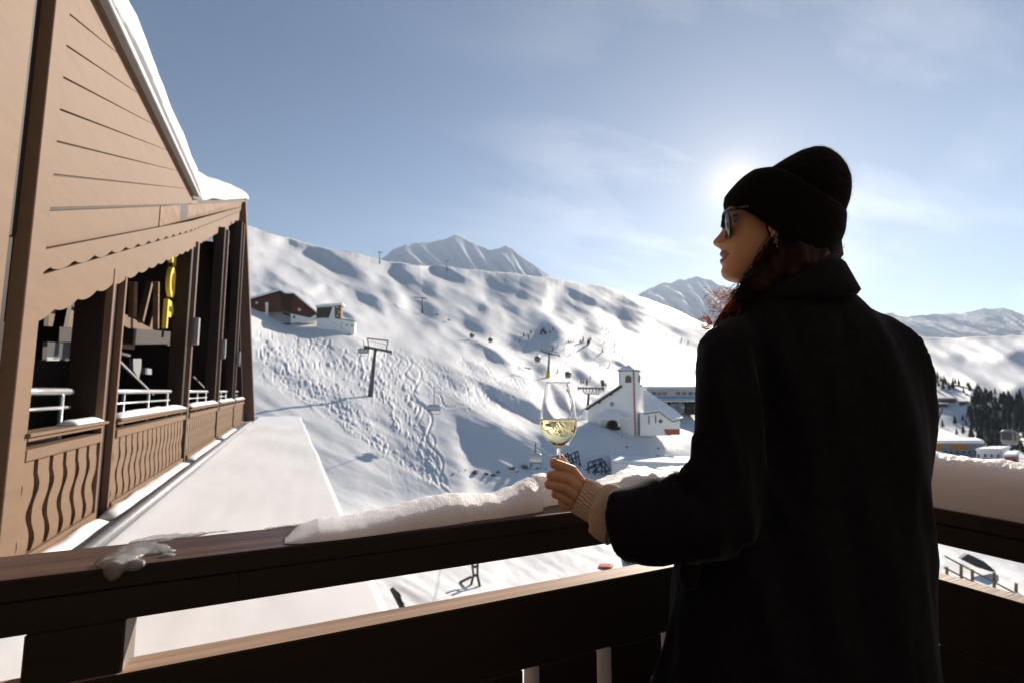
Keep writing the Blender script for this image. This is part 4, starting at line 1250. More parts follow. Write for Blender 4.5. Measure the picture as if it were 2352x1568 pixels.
# neck, shoulders and legs under the clothes, ear
core = MB()
core.tube([HW(-.035, 0, zchin + .05), HW(-.045, 0, zchin), HW(-.055, 0, zchin - .05), HW(-.06, 0, zchin - .10)], [.050, .050, .052, .07], 20)
rings = []
for v, l, r, hd in torso_rows[3:]:
    a, b = at(l, v, FB), at(r, v, FB)
    rings.append(ell_ring((a + b) / 2, (b - a) * .40, BFD * hd * .7, 20))
core.loft(rings)
hip = rings[-1]
for s in (-1, 1):
    t = foot + BRT * (.095 * s)
    core.tube([Vector((t.x, t.y, .80)), Vector((t.x, t.y, .5)), Vector((t.x, t.y, .12))], [.085, .065, .048], 14)
core.tube([pt(1668, 800, .99), pt(1668, 1000, .955), pt(1655, 1170, .94)], [.045, .042, .040], 14)
core.tube([pt(1655, 1180, .94), pt(1520, 1196, 1.0), pt(1410, 1184, 1.075), pt(1372, 1157, 1.098), pt(1337, 1138, 1.109)], [.042, .038, .030, .026, .024], 16)
ear = MB()
ex, ez = HL(1786, 527, .07)
for k in range(14):
    pass
ear.tube([HW(ex + .012 * math.cos(t) * (.8 if math.sin(t) < 0 else 1.1), .071 + .008 * (1 - math.cos(t)) * .3, ez + .026 * math.sin(t)) for t in [R(-110) + R(320) * q / 16 for q in range(17)]], [.0045] * 17, 8)
ear.ball(HW(ex, .068, ez - .004), .016, 12, 8, (.9, .5, 1.4)); ear.ball(HW(ex + .004, .073, ez - .026), .0075, 10, 7, (1, .6, 1.1))
# ---- left hand closed on the stem
D0 = 1.105
def hp(u, v, d=0.0): return at(u, v, D0 + d)
hand = MB()
wr = hp(1338, 1136, .004)
hand.tube([hp(1362, 1150, .0), wr, hp(1322, 1124, .002)], [.027, .0255, .024], 16)
mcp = dict(i=hp(1312, 1079, -.006), m=hp(1304, 1098, -.013), r=hp(1300, 1119, -.012), p=hp(1298, 1141, -.004))
for k, w0 in (("i", hp(1334, 1112, .004)), ("m", hp(1332, 1124, -.006)), ("r", hp(1328, 1138, -.006)), ("p", hp(1322, 1152, .002))):
    hand.tube([w0, (w0 + mcp[k]) / 2, mcp[k]], [.016, .0155, .0130 if k != "p" else .0118], 12)
hand.ball(hp(1312, 1118, .012), .026, 14, 10, (1.0, .8, 1.2))
hand.ball(hp(1300, 1152, .012), .019, 14, 10, (1.0, .9, 1.1))
def finger(path, rad): hand.tube(path, rad, 12); [hand.ball(path[i], rad[i] * 1.0, 12, 8) for i in (0, 1, len(path) - 1)]
finger([mcp["i"], hp(1274, 1064, -.006), hp(1271, 1061, .016), hp(1284, 1063, .034), hp(1296, 1066, .036)], [.0128, .0116, .0104, .0095, .0082])
finger([mcp["m"], hp(1267, 1091, -.010), hp(1264, 1090, .014), hp(1280, 1094, .034), hp(1292, 1098, .036)], [.0126, .0113, .0104, .0095, .0082])
finger([mcp["r"], hp(1262, 1111, -.008), hp(1259, 1111, .014), hp(1276, 1117, .033), hp(1290, 1121, .035)], [.0122, .0110, .0100, .0092, .0080])
finger([mcp["p"], hp(1278, 1133, -.002), hp(1274, 1134, .016), hp(1286, 1140, .030), hp(1296, 1143, .032)], [.0112, .0096, .0088, .0082, .0072])
hand.tube([hp(1324, 1118, .022), hp(1312, 1090, .034), hp(1296, 1064, .034), hp(1288, 1049, .028)], [.0175, .0125, .0108, .0078], 12)
hand.ball(hp(1288, 1049, .028), .0078, 10, 7)
hme = remeshed(hand, .0017, 4, "hand")
displace(hme, lambda q: .0005 * mnoise.noise(q * 160))
body = join_meshes("person", [(hm.mesh("h", []), 0), (core.mesh("c", []), 0), (ear.mesh("e", []), 0), (hme, 0)], [M_SKIN, M_LIP])
nh = len(skin_faces)
mi = [0] * len(body.polygons)
mi[:nh] = skin_faces
body.polygons.foreach_set("material_index", mi)
shift(body, -foot)
woman = link("person", body, None, foot)
tag(woman, "woman in black coat, beanie and sunglasses holding a glass of white wine at the rail", "person")
def sub_origin(me):
    return shift(me, -foot)
coat = link("coat", sub_origin(me), woman)
# collar, turned down and standing off the neck
m = MB(); rings = []
for (l, r, hd, off) in (((1742, 645), (1893, 600), .066, 0), ((1736, 642), (1899, 592), .074, 0), ((1728, 645), (1907, 592), .082, -.004), ((1714, 662), (1926, 616), .094, -.010), ((1700, 682), (1944, 650), .106, -.012), ((1694, 694), (1955, 674), .114, -.012), ((1697, 700), (1951, 684), .110, -.008), ((1720, 706), (1930, 688), .094, 0)):
    a, b = at(l[0] + 6, l[1], FB), at(r[0] - 270 * hd, r[1], FB)
    ax = (b - a) * .5
    c_ = (a + b) / 2 + BFD * off
    rg = []
    for k in range(56):
        t = 2 * math.pi * k / 56
        p = c_ + ax * math.cos(t) + BFD * (hd * math.sin(t))
        # the back of the collar hangs lower than its ends
        p.z -= (.012 if hd > .1 else 0) * max(0, -math.sin(t)) ** 1.5
        rg.append(p)
    rings.append(rg)
m.loft(rings, False)
m.build("collar", M_COAT, coat, smooth=True)
# ---- beanie
def SP_(u, v): return on_plane(u, v, H0, LFT)
def hat_rings(secs, wid, bow, n=56):
    out = []
    for (f, b), w, bo in zip(secs, wid, bow):
        F_, B_ = SP_(*f), SP_(*b)
        c_, ax = (F_ + B_) / 2, (F_ - B_) / 2
        rg = []
        for k in range(n):
            t = 2 * math.pi * k / n
            p = c_ + ax * math.cos(t) + LFT * (w * math.sin(t)) + UP * (bo * abs(math.sin(t)) ** 1.2 * (1 - .9 * math.cos(t)))
            rg.append(p)
        out.append(rg)
    return out
dome_secs = [((1755, 412), (1925, 492)), ((1757, 398), (1940, 482)), ((1770, 389), (1947, 462)), ((1786, 379.5), (1951.5, 446)), ((1806, 367), (1953, 428)), ((1828, 356.5), (1949.5, 409)), ((1850, 350.5), (1941, 388)), ((1868, 348.8), (1931, 374)), ((1885, 349.5), (1917, 361)), ((1896, 352), (1906, 356))]
dome = MB(); dome.loft(hat_rings(dome_secs, [.070, .080, .083, .083, .080, .073, .060, .045, .025, .008], [-.02, -.02, -.02, -.018, -.016, -.014, -.01, -.006, -.003, 0]))
dm = dome.mesh("beanie", M_HAT, foot, smooth=True)
def wob(me, amp, freq):
    displace(me, lambda q: amp * mnoise.noise((q + foot) * freq))
wob(dm, .003, 22)
beanie = link("beanie", dm, woman)
cuff_secs = [((1690, 480), (1880, 585)), ((1676, 478), (1893, 590)), ((1664.5, 482), (1906, 583)), ((1660.5, 473), (1919, 568)), ((1663, 458), (1932, 546)), ((1672, 444), (1939, 528)), ((1688, 426.5), (1942, 510)), ((1704, 411), (1943, 497)), ((1722, 400.5), (1941, 486)), ((1742, 396), (1934, 477)), ((1758, 400), (1925, 475)), ((1765, 412), (1910, 480))]
cuff = MB(); cuff.loft(hat_rings(cuff_secs, [.076, .084, .090, .094, .096, .097, .097, .096, .094, .089, .082, .07], [-.034, -.036, -.036, -.034, -.030, -.026, -.026, -.026, -.024, -.022, -.02, -.016]), False)
cm = cuff.mesh("cuff", M_HAT, foot, smooth=True); wob(cm, .0028, 26)
link("cuff", cm, beanie)
# wool fibres standing off the hat and sleeve, caught by the sun
def fuzz(me_list, n, length, width, name, parent, seed, sel=None):
    pr = random.Random(seed); v = []; fs = []
    for me_, cnt in zip(me_list, n):
        polys = [p for p in me_.polygons if sel is None or sel(p)]
        for _ in range(cnt):
            p = polys[pr.randrange(len(polys))]
            c_ = p.center.copy(); nr = p.normal.copy()
            j = Vector((pr.uniform(-1, 1), pr.uniform(-1, 1), pr.uniform(-1, 1)))
            c_ += (j - nr * j.dot(nr)) * .006
            d1 = (nr + .7 * Vector((pr.uniform(-1, 1), pr.uniform(-1, 1), pr.uniform(-1, 1)))).normalized()
            d2 = (d1 + .8 * Vector((pr.uniform(-1, 1), pr.uniform(-1, 1), pr.uniform(-1, 1)))).normalized()
            L = length * pr.uniform(.4, 1.3)
            s = d1.cross(Vector((pr.uniform(-1, 1), pr.uniform(-1, 1), pr.uniform(-1, 1)))).normalized() * width
            a, b, e = c_ - nr * .001, c_ + d1 * L * .55, c_ + d1 * L * .55 + d2 * L * .45
            i = len(v); v += [a - s, a + s, b - s * .7, b + s * .7, e]
            fs += [(i, i + 1, i + 3, i + 2), (i + 2, i + 3, i + 4)]
    out = bpy.data.meshes.new(name); out.from_pydata([tuple(q) for q in v], [], fs); out.materials.append(M_FUZZ); out.update()
    o = link(name, out, parent); o["kind"] = "stuff"; return o
nt = M_FUZZ.node_tree; nt.nodes.clear()
_o = nt.nodes.new("ShaderNodeOutputMaterial"); _t = nt.nodes.new("ShaderNodeBsdfTranslucent"); _d = nt.nodes.new("ShaderNodeBsdfDiffuse"); _m = nt.nodes.new("ShaderNodeMixShader")
_t.inputs[0].default_value = (.20, .13, .085, 1); _d.inputs[0].default_value = (.03, .022, .018, 1); _m.inputs[0].default_value = .6
nt.links.new(_d.outputs[0], _m.inputs[1]); nt.links.new(_t.outputs[0], _m.inputs[2]); nt.links.new(_m.outputs[0], _o.inputs[0])
fuzz([dm, cm], [5000, 4500], .0055, .00011, "fuzz", beanie, 3)
fuzz([coat.data], [14000], .0045, .00012, "fuzz", coat, 4)
# ---- hair: a dark mass behind the cheek and loose curls over the collar
hair = MB()
def hy(u, v, y): return on_plane(u, v, H0 + LFT * y, LFT)
hair.tube([hy(1805, 500, .035), hy(1806, 545, .042), hy(1798, 585, .050), hy(1772, 625, .056), hy(1738, 655, .056), hy(1712, 685, .052), hy(1694, 702, .05)], [.04, .037, .034, .034, .030, .022, .010], 16)
hair.tube([hy(1775, 500, .055), hy(1768, 520, .066), hy(1772, 540, .068)], [.016, .009, .003], 10)
hair.tube([hy(1812, 520, .050), hy(1832, 565, .058), hy(1828, 605, .062), hy(1800, 640, .066)], [.022, .030, .032, .026], 14)
hair.tube([hy(1858, 545, .045), hy(1866, 580, .05), hy(1850, 615, .055)], [.02, .03, .03], 14)
hair.tube([hy(1840, 520, .01), hy(1850, 580, .02), hy(1830, 630, .03)], [.05, .05, .045], 14)
hair.tube([hy(1870, 560, -.02), hy(1880, 590, -.02), hy(1870, 620, -.02)], [.05, .045, .04], 14)
hme2 = remeshed(hair, .005, 3, "hair")
displace(hme2, lambda q: .006 * mnoise.noise(Vector((q.x * 60, q.y * 60, q.z * 14))) + .003 * mnoise.noise(q * 120))
shift(hme2, -foot)
hme2.materials.append(M_HAIR)
hair_o = link("hair", hme2, woman)
def strand_mesh(paths, r, name, m_, parent):
    m = MB()
    for p in paths: m.tube(p, r, 3, False)
    return m.build(name, m_, parent, smooth=True, fix=False)
pr = random.Random(21)
def curl(p0, p1, n, amp, turns, seed):
    q = random.Random(seed); a0 = q.uniform(0, 6.28); out = []
    d = (p1 - p0); s = d.cross(UP).normalized(); t = d.cross(s).normalized()
    for k in range(n + 1):
        f_ = k / n; a = a0 + turns * 6.28 * f_; am = amp * math.sin(min(1, f_ * 1.5) * math.pi / 2)
        out.append(p0 + d * f_ + s * am * math.cos(a) + t * am * math.sin(a))
    return out
dark, litc = [], []
for k in range(150):
    f_ = pr.random()
    u0, v0 = 1805 - 40 * f_ + pr.uniform(-20, 20), 520 + 70 * f_ + pr.uniform(-25, 25)
    u1, v1 = 1715 - 25 * f_ + pr.uniform(-22, 22), 672 + 25 * f_ + pr.uniform(-22, 18)
    yy_ = pr.uniform(.055, .095)
    dark.append(curl(hy(u0, v0, yy_ - .01), hy(u1, v1, yy_ - .012), 16, pr.uniform(.003, .009), pr.uniform(1, 3), k))
for k in range(80):
    u0, v0 = pr.uniform(1690, 1735), pr.uniform(655, 690)
    u1, v1 = pr.uniform(1612, 1690), pr.uniform(668, 752)
    yy_ = pr.uniform(.02, .07)
    litc.append(curl(hy(u0, v0, yy_), hy(u1, v1, yy_ + pr.uniform(-.02, .02)), 18, pr.uniform(.004, .012), pr.uniform(.5, 2.5), 300 + k))
for k in range(26):
    u0, v0 = pr.uniform(1895, 1915), pr.uniform(570, 592)
    u1, v1 = pr.uniform(1905, 1945), pr.uniform(560, 620)
    litc.append(curl(hy(u0, v0, pr.uniform(-.03, .03)), hy(u1, v1, pr.uniform(-.03, .03)), 10, .003, .7, 500 + k))
for k in range(22):
    a = pr.uniform(-.5, 2.2)
    c_ = hy(1618 + pr.uniform(-4, 8), 742 + pr.uniform(-5, 5), .03)
    rr = pr.uniform(.006, .013)
    litc.append([c_ + FD * (rr * math.cos(a + 5.2 * q / 12)) + UP * (rr * 1.25 * math.sin(a + 5.2 * q / 12)) + LFT * .004 * q / 12 for q in range(13)])
M_STRAND.node_tree.nodes["Principled BSDF"].inputs["Transmission Weight"].default_value = 0.0
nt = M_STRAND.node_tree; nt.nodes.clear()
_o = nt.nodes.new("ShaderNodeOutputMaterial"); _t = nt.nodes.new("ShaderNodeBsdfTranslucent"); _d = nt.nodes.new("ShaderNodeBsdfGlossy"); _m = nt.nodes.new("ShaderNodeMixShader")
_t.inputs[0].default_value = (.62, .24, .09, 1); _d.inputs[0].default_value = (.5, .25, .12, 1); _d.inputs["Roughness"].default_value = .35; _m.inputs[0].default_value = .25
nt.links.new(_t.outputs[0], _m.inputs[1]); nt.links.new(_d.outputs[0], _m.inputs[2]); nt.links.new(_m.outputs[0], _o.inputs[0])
a_ = strand_mesh(dark, .0007, "strands", M_HAIR, hair_o); a_["kind"] = "stuff"
b_ = strand_mesh(litc, .00045, "loose_strands", M_STRAND, hair_o); b_["kind"] = "stuff"
# ---- eyes behind the glasses
for s in (1, -1):
    m = MB(); x0 = float(np.interp(zeye, sz, sx)) - .0185
    m.ball(HW(x0, .031 * s, zeye - .001), .0105, 16, 12); m.build("eye", M_EYE, woman, smooth=True)
    m = MB(); m.ball(HW(x0 + .0068, .031 * s, zeye - .001), .0045, 12, 8); m.build("iris", M_IRIS, woman.children[-1] if False else woman, smooth=True)
    m = MB(); m.tube([HW(x0 + .012 - .010 * abs(q), s * (.031 + .015 * q), zeye + .0065 - .005 * q * q) for q in (-1, -.6, -.2, .2, .6, 1)], [.0005, .001, .0012, .0013, .0012, .0006], 6)
    m.tube([HW(x0 + .019 - .010 * abs(q), s * (.031 + .019 * q), zbrow - .004 - .004 * q * q) for q in (-1, -.5, 0, .5, 1)], [.0007, .0013, .0015, .0013, .0006], 6)
    m.build("eyebrow", M_HAIR, woman, smooth=True)
# ---- sunglasses
gl = MB(); lens_me = []
zc_l = HL(1665, 517, .036)[1]; xc_l = HL(1664, 517, .036)[0]
def lens_outline(s, grow, n=28):
    out = []
    for k in range(n):
        a = 2 * math.pi * k / n
        c_, s_ = math.cos(a), math.sin(a)
        yy_ = (.0295 + grow) * abs(c_) ** .8 * (1 if c_ >= 0 else -1); zz_ = (.0295 + grow) * abs(s_) ** .85 * (1 if s_ >= 0 else -1)
        if zz_ < 0: yy_ *= .93
        y = s * .0365 + yy_ * (1 if s > 0 else 1)
        x = xc_l - .30 * max(abs(y) - .012, 0) ** 1.4 * 2.0 + .10 * zz_
        out.append((x, y, zc_l + zz_))
    return out
glasses_root = None
def sweep(path, r, m, n=6):
    m.tube(path + [path[0], path[1]], r, n, False)
for s in (1, -1):
    o_ = [HW(*p) for p in lens_outline(s, .0)]
    sweep(o_, .0022, gl)
gl.tube([HW(xc_l + .004, .009 * q, zc_l + .010 + .003 * (1 - q * q)) for q in (-1, -.5, 0, .5, 1)], .002, 6)
for s in (1, -1):
    e = lens_outline(s, .001)[3 if s > 0 else 11]
    xo, yo = e[0], .0365 * s + .029 * s
    gl.box((0, 0, 0), (.001, .001, .001)) if False else None
    p0 = HW(xc_l - .30 * (.065 - .012) ** 1.4 * 2.0 - .001, .066 * s, zc_l + .0225); p1 = HW(xc_l - .04, .074 * s, zc_l + .0222); p2 = HW(-.028, .0765 * s, zc_l + .019); p3 = HW(-.055, .074 * s, zc_l + .004)
    gl.bar(p0, p1, .003, .0065); gl.bar(p1, p2, .003, .005); gl.bar(p2, p3, .003, .0045)
glasses = gl.build("sunglasses", M_FRAME, woman, smooth=True)
for s in (1, -1):
    o_ = lens_outline(s, -.0012); cx_ = sum(p[0] for p in o_) / len(o_) + .0016
    v = [HW(cx_, s * .0365, zc_l)] + [HW(*p) for p in o_] + [HW(cx_ - .0015, s * .0365, zc_l)] + [HW(p[0] - .0015, p[1], p[2]) for p in o_]
    n = len(o_); fs = [(0, 1 + k, 1 + (k + 1) % n) for k in range(n)] + [(n + 1, n + 2 + (k + 1) % n, n + 2 + k) for k in range(n)] + [(1 + k, 1 + (k + 1) % n, n + 2 + (k + 1) % n, n + 2 + k) for k in range(n)]
    m = MB(); m.add(v, fs); m.build("lens", M_LENS, glasses, smooth=True)
# earring
m = MB(); e0 = HW(*[HL(1784, 552, .08)[0], .08, HL(1784, 552, .08)[1]])
m.ball(e0, .0018, 8, 6); m.tube([e0, e0 - UP * .012], .0004, 5); m.ball(e0 - UP * .0135, .0016, 8, 6); m.tube([e0 - UP * .0135, e0 - UP * .021], .0004, 5); m.ball(e0 - UP * .023, .0018, 8, 6)
m.build("earring", M_GOLD, woman, smooth=True)
# ---- ribbed sweater sleeve between coat and hand
def knit_tube(path, rad, nrib, amp, nseg=200, squash=1.0):
    rings = []; ref = UP
    for i, p in enumerate(path):
        d = (path[min(i + 1, len(path) - 1)] - path[max(i - 1, 0)]).normalized()
        s = d.cross(UP).normalized(); t = s.cross(d)
        rg = []
        for k in range(nseg):
            a = 2 * math.pi * k / nseg
            r_ = rad[i] + amp * math.cos(nrib * a) + .002 * mnoise.noise(Vector((math.cos(a) * 2, math.sin(a) * 2, i * .3)))
            rg.append(p + (s * math.cos(a) * squash + t * math.sin(a)) * r_)
        rings.append(rg)
    m = MB(); m.loft(rings, False); return m
def resample(pts, rad, n):
    out, rr = [], []
    for k in range(n):
        f_ = k / (n - 1) * (len(pts) - 1); i = min(int(f_), len(pts) - 2); t = f_ - i
        t2 = t * t * (3 - 2 * t)
        out.append(pts[i] * (1 - t) + pts[i + 1] * t); rr.append(rad[i] * (1 - t2) + rad[i + 1] * t2)
    return out, rr
pp, rr = resample([hp(1327, 1133, .003), hp(1328, 1133.5, .003), hp(1345, 1143, .0), hp(1366, 1154, -.008), hp(1388, 1166, -.02)], [.031, .0385, .0415, .0425, .044], 26)
sw = knit_tube(pp, rr, 30, .0019, 300, .88)
sweater = sw.build("sweater_sleeve", M_SWEATER, woman, smooth=True)
pp, rr = resample([hp(1375, 1160, -.014), hp(1381, 1163, -.018), hp(1390, 1168, -.024), hp(1402, 1180, -.03), hp(1420, 1190, -.04)], [.043, .0535, .0585, .060, .060], 20)
fo = knit_tube(pp, rr, 60, .0008, 300, .88); fo.build("fold", M_SWEATER, sweater, smooth=True)
# boots
for s in (-1, 1):
    t = foot + BRT * (.095 * s); m = MB()
    m.tube([t + UP * .34, t + UP * .16, t + UP * .06], [.06, .055, .05], 14)
    m.loft([[t + BFD * (.19 * f_ - .06) + BRT * (.045 * math.cos(a) * w) + UP * (.052 + .05 * math.sin(a) * h) for a in [2 * math.pi * k / 12 for k in range(12)]] for f_, w, h in ((0, .7, .9), (.3, .9, 1), (.7, 1.0, .8), (1.0, .8, .6), (1.12, .4, .4))])
    bm_ = remeshed(m, .008, 3, "boot"); bm_.materials.append(M_FRAME); sub_origin(bm_); link("boot", bm_, woman)

# ------------------------------------------------------------------ the glass of wine in her hand
gc = at(1283, 1000, 1.118)
def gz_(v): return at(1283, v, 1.118).z
gz0 = gz_(877)
outer = [(877, .0277), (888, .0298), (900, .0322), (915, .0352), (930, .0380), (945, .0404), (958, .0420), (970, .0427), (982, .0418), (993, .0388), (1003, .0330), (1011, .0258), (1017, .0178), (1022, .0112), (1027, .0072), (1034, .0050), (1045, .0042), (1070, .0039), (1094, .0040), (1102, .0055), (1107, .0100), (1110, .0170), (1112.5, .0265)]
def pchip(pts, n):
    t = np.linspace(0, len(pts) - 1, n); v = np.interp(t, range(len(pts)), [p[0] for p in pts]); r = np.interp(t, range(len(pts)), [p[1] for p in pts])
    k = np.array([.25, .5, .25])
    for _ in range(3):
        v[1:-1] = k[0] * v[:-2] + k[1] * v[1:-1] + k[2] * v[2:]; r[1:-1] = k[0] * r[:-2] + k[1] * r[1:-1] + k[2] * r[2:]
    return list(zip(v, r))
op = pchip(outer, 80)
base = Vector((gc.x, gc.y, gz_(1114)))
profile = [(r, gz_(v) - base.z) for v, r in op]
profile += [(.0265, .0), (.0, .0)]
inner = [(max(r - .0011, .0), gz_(v) - base.z) for v, r in op if v < 1018]
inner = inner + [(.0, gz_(1021.0) - base.z)]
full = inner[::-1] + [(op[0][1] - .0005, gz0 - base.z + .0006)] + profile
m = MB(); m.lathe([(max(r, 1e-5), z) for r, z in full], (0, 0, 0), 64)
gm = m.mesh("wine_glass", M_GLASS, (0, 0, 0), smooth=True)
glass = link("wine_glass", gm, None, base)
tag(glass, "tall clear stemmed wine glass half full of white wine, held above the snowy rail", "wine glass")
wl_ = gz_(963) - base.z
wp = [(1e-5, gz_(1021.4) - base.z)] + [(r + .00015, z) for r, z in inner[::-1][1:] if z < wl_ - .0005]
rt = float(np.interp(wl_, [z for r, z in inner[::-1]], [r for r, z in inner[::-1]]))
wp += [(rt + .00015, wl_ + .0008), (rt - .0016, wl_), (1e-5, wl_)]
m = MB(); m.lathe(wp, (0, 0, 0), 64)
link("wine", m.mesh("wine", M_WINE, (0, 0, 0), smooth=True), glass)
# ------------------------------------------------------------------ buildings, lifts, trees on the slopes
def vdir(p):
    d = Vector((p.x, p.y, 0)) - Vector((CAM.x, CAM.y, 0)); return d.normalized()
class Face:
    """a plane standing at a point, turned by yaw from facing the viewer"""
    def __init__(s, p, yaw=0.0):
        v = vdir(p); r = Vector((v.y, -v.x, 0))
        s.p = p; s.a = r * math.cos(yaw) - v * math.sin(yaw); s.b = v * math.cos(yaw) + r * math.sin(yaw)
    def __call__(s, u, v, back=0.0):
        return on_plane(u, v, s.p + s.b * back, s.b)
    def poly(s, pts, back=0.0): return [s(u, v, back) for u, v in pts]
def slab(face, pts, thick, name, m_, parent, back=0.0, bevel=0.0):
    mb_ = MB(); mb_.prism(face.poly(pts, back), face.b * thick); return mb_.build(name, m_, parent, bevel=bevel)
def arch(u0, u1, v0, v1, n=8):
    c, r = (u0 + u1) / 2, (u1 - u0) / 2
    return [(u0, v1), (u0, v0 + r)] + [(c - r * math.cos(math.pi * k / n), v0 + r - r * math.sin(math.pi * k / n)) for k in range(1, n)] + [(u1, v0 + r), (u1, v1)]
def rect(u0, u1, v0, v1): return [(u0, v1), (u0, v0), (u1, v0), (u1, v1)]
# ---- church
def zc5(x, y): return 1267.9 + .17575 * x, 808.5 + .17575 * y
gch = ground(1455, 1000)
fc = Face(gch, R(24)); church = thing("church", "small white church with square bell tower and red corner stones", "church", gch)
sf = Face(gch, R(24) - R(90)); sf.p = fc(1459, 900)
corner = fc(1459.5, 986)
# side plane through the near corner
def side(u, v, off=0.0): return on_plane(u, v, corner - fc.a * off, fc.a)
tw_w = (fc(1459.5, 900) - fc(1424.3, 900)).length
zt_top, zt_bot = fc(1459, 851).z, gch.z - 1.5
tl = corner - fc.a * tw_w
m = MB(); base4 = [corner, corner + fc.b * tw_w * .9, tl + fc.b * tw_w * .9, tl]
m.prism([Vector((p.x, p.y, zt_bot)) for p in base4], (0, 0, zt_top - zt_bot)); m.build("tower", M_WHITEWALL, church)
cen = sum(base4, Vector()) / 4; ov = .28
def ringz(z, grow): return [Vector((cen.x, cen.y, z)) + (Vector((p.x, p.y, 0)) - Vector((cen.x, cen.y, 0))) * grow for p in base4]
m = MB(); m.prism(ringz(zt_top, 1.14), (0, 0, .16)); m.build("eave", M_CHALETDARK, church)
apex = Vector((cen.x, cen.y, zt_top + (fc(1453, 833).z - fc(1453, 849).z)))
rg = ringz(zt_top + .165, 1.2); m = MB(); m.add(rg + [p + UP * .14 for p in rg] + [apex], [(0, 1, 5, 4), (1, 2, 6, 5), (2, 3, 7, 6), (3, 0, 4, 7), (0, 3, 2, 1), (4, 5, 8), (5, 6, 8), (6, 7, 8), (7, 4, 8)]); m.build("tower_roof", M_ROOFSNOW, church)
q = .19
def quoin(p, z0, z1, dirs):
    n = max(3, int((z1 - z0) / .30))
    for k in range(n):
        w = q * (1.25 if k % 2 else .9)
        a = z0 + (z1 - z0) * k / n
        mb_ = MB(); x, y = dirs
        o = p - x * .025 - y * .025
        mb_.prism([Vector((t.x, t.y, a)) for t in (o, o + x * (w + .025), o + x * (w + .025) + y * (w + .025), o + y * (w + .025))], (0, 0, (z1 - z0) / n * .94)); yield mb_
for mb_ in quoin(corner, gch.z, zt_top, (-fc.a, fc.b)): mb_.build("quoin", M_REDQUOIN, church)
for mb_ in quoin(tl, fc(1425, 889).z, zt_top, (fc.a, fc.b)): mb_.build("quoin", M_REDQUOIN, church)
slab(fc, arch(1436, 1450.5, 861, 878), .06, "window", M_GLASSDARK, church, -.03)
m = MB(); m.prism([side(u, v, -.03) for u, v in arch(1466.5, 1471.2, 861, 878)], -fc.a * .06); m.build("window", M_GLASSDARK, church)
slab(fc, [(1350, 1000), (1350, 940), (1426, 886), (1440, 886), (1440, 1000)], 9.0, "nave_wall", M_WHITEWALL, church, .05)
slab(fc, [(1345, 941.5), (1344, 938), (1426, 883.5), (1427, 888.5)], 9.6, "roof", M_CHALETDARK, church, -.35)
slab(fc, [(1344, 937.6), (1344.5, 934), (1426, 880), (1426, 883.2)], 9.4, "roof_snow", M_ROOFSNOW, church, -.25)
for (x, y) in ((610, 650), (765, 545)): slab(fc, rect(*[zc5(x - 12, 0)[0], zc5(x + 12, 0)[0]], zc5(0, y - 14)[1], zc5(0, y + 16)[1]), .3, "rafter_end", M_CHALETDARK, church, -.3)
slab(fc, arch(1401, 1410, 922, 932), .05, "window", M_GREY, church, .02)
# porch
for u in (1376, 1421): slab(fc, rect(u - 1.6, u + 1.6, 957, 990), .25, "porch_post", M_WHITEWALL, church, -2.0)
slab(fc, rect(1378, 1420, 957, 964), .2, "porch_beam", M_WHITEWALL, church, -1.98)
slab(fc, arch(1393.5, 1419, 963, 990), .05, "door", M_CHALETDARK, church, -.02)
slab(fc, rect(1370.7, 1423.4, 979.5, 987), .35, "bench", M_CHALETDARK, church, -2.2)
fpt = lambda u, v, b: fc(u, v, b)
e = [fpt(1362.8, 959, -2.5), fpt(1436.6, 959, -2.5), fc(1436.6, 959, -2.5) + fc.b * 2.5, fc(1362.8, 959, -2.5) + fc.b * 2.5]
t_ = [fc(1391, 941, -1.0), fc(1414, 941, -1.0), fc(1414, 941, -1.0) + fc.b * 1.0, fc(1391, 941, -1.0) + fc.b * 1.0]
m = MB(); m.add(e + [p - UP * .18 for p in e] + t_, [(0, 1, 9, 8), (1, 2, 10, 9), (2, 3, 11, 10), (3, 0, 8, 11), (8, 9, 10, 11), (0, 4, 5, 1), (1, 5, 6, 2), (2, 6, 7, 3), (3, 7, 4, 0), (4, 7, 6, 5)]); m.build("porch_roof", M_ROOFSNOW, church)
# the aisle on the right with its own low roof
rf = Face(fc(1500, 960, 1.2), R(0))
slab(rf, [(1470, 1000), (1470, 946), (1480, 945), (1514, 939), (1544, 962), (1562, 958), (1562, 985), (1540, 1000)], 5.0, "aisle_wall", M_WHITEWALL, church)
slab(rf, [(1524, 984.5), (1562.4, 984.5), (1562.4, 998), (1530, 998)], .3, "plinth", M_REDQUOIN, church, -.04)
for (x0, x1, y0, y1) in ((1258, 1274, 828, 935), (1346, 1362, 822, 922)): slab(rf, rect(zc5(x0, 0)[0], zc5(x1, 0)[0], zc5(0, y0)[1], zc5(0, y1)[1]), .05, "window", M_GLASSDARK, church, -.02)
slab(rf, rect(zc5(1398, 0)[0], zc5(1442, 0)[0], zc5(0, 875)[1], zc5(0, 920)[1]), .05, "window", M_GLASSDARK, church, -.02)
lo = [rf(1478, 946, -.35), rf(1514, 940, -.35), rf(1544.5, 963, -.35), rf(1568, 957.5, -.2)]
hi = [rf(1477.5, 893, 3.2), rf(1492, 900, 3.2), rf(1548, 938, 3.0), rf(1568, 955, 2.6)]
m = MB(); m.add(lo + hi + [p - UP * .3 for p in lo] + [p - UP * .3 for p in hi], [(0, 1, 5, 4), (1, 2, 6, 5), (2, 3, 7, 6), (0, 8, 9, 1), (1, 9, 10, 2), (2, 10, 11, 3), (3, 11, 15, 7), (0, 4, 12, 8), (8, 12, 13, 9), (9, 13, 14, 10), (10, 14, 15, 11)]); m.build("aisle_roof", M_ROOFSNOW, church)
m = MB(); lo2 = [p - UP * .31 for p in lo]
for a, b in zip(lo2[:-1], lo2[1:]): m.bar(a, b, .18, .14)
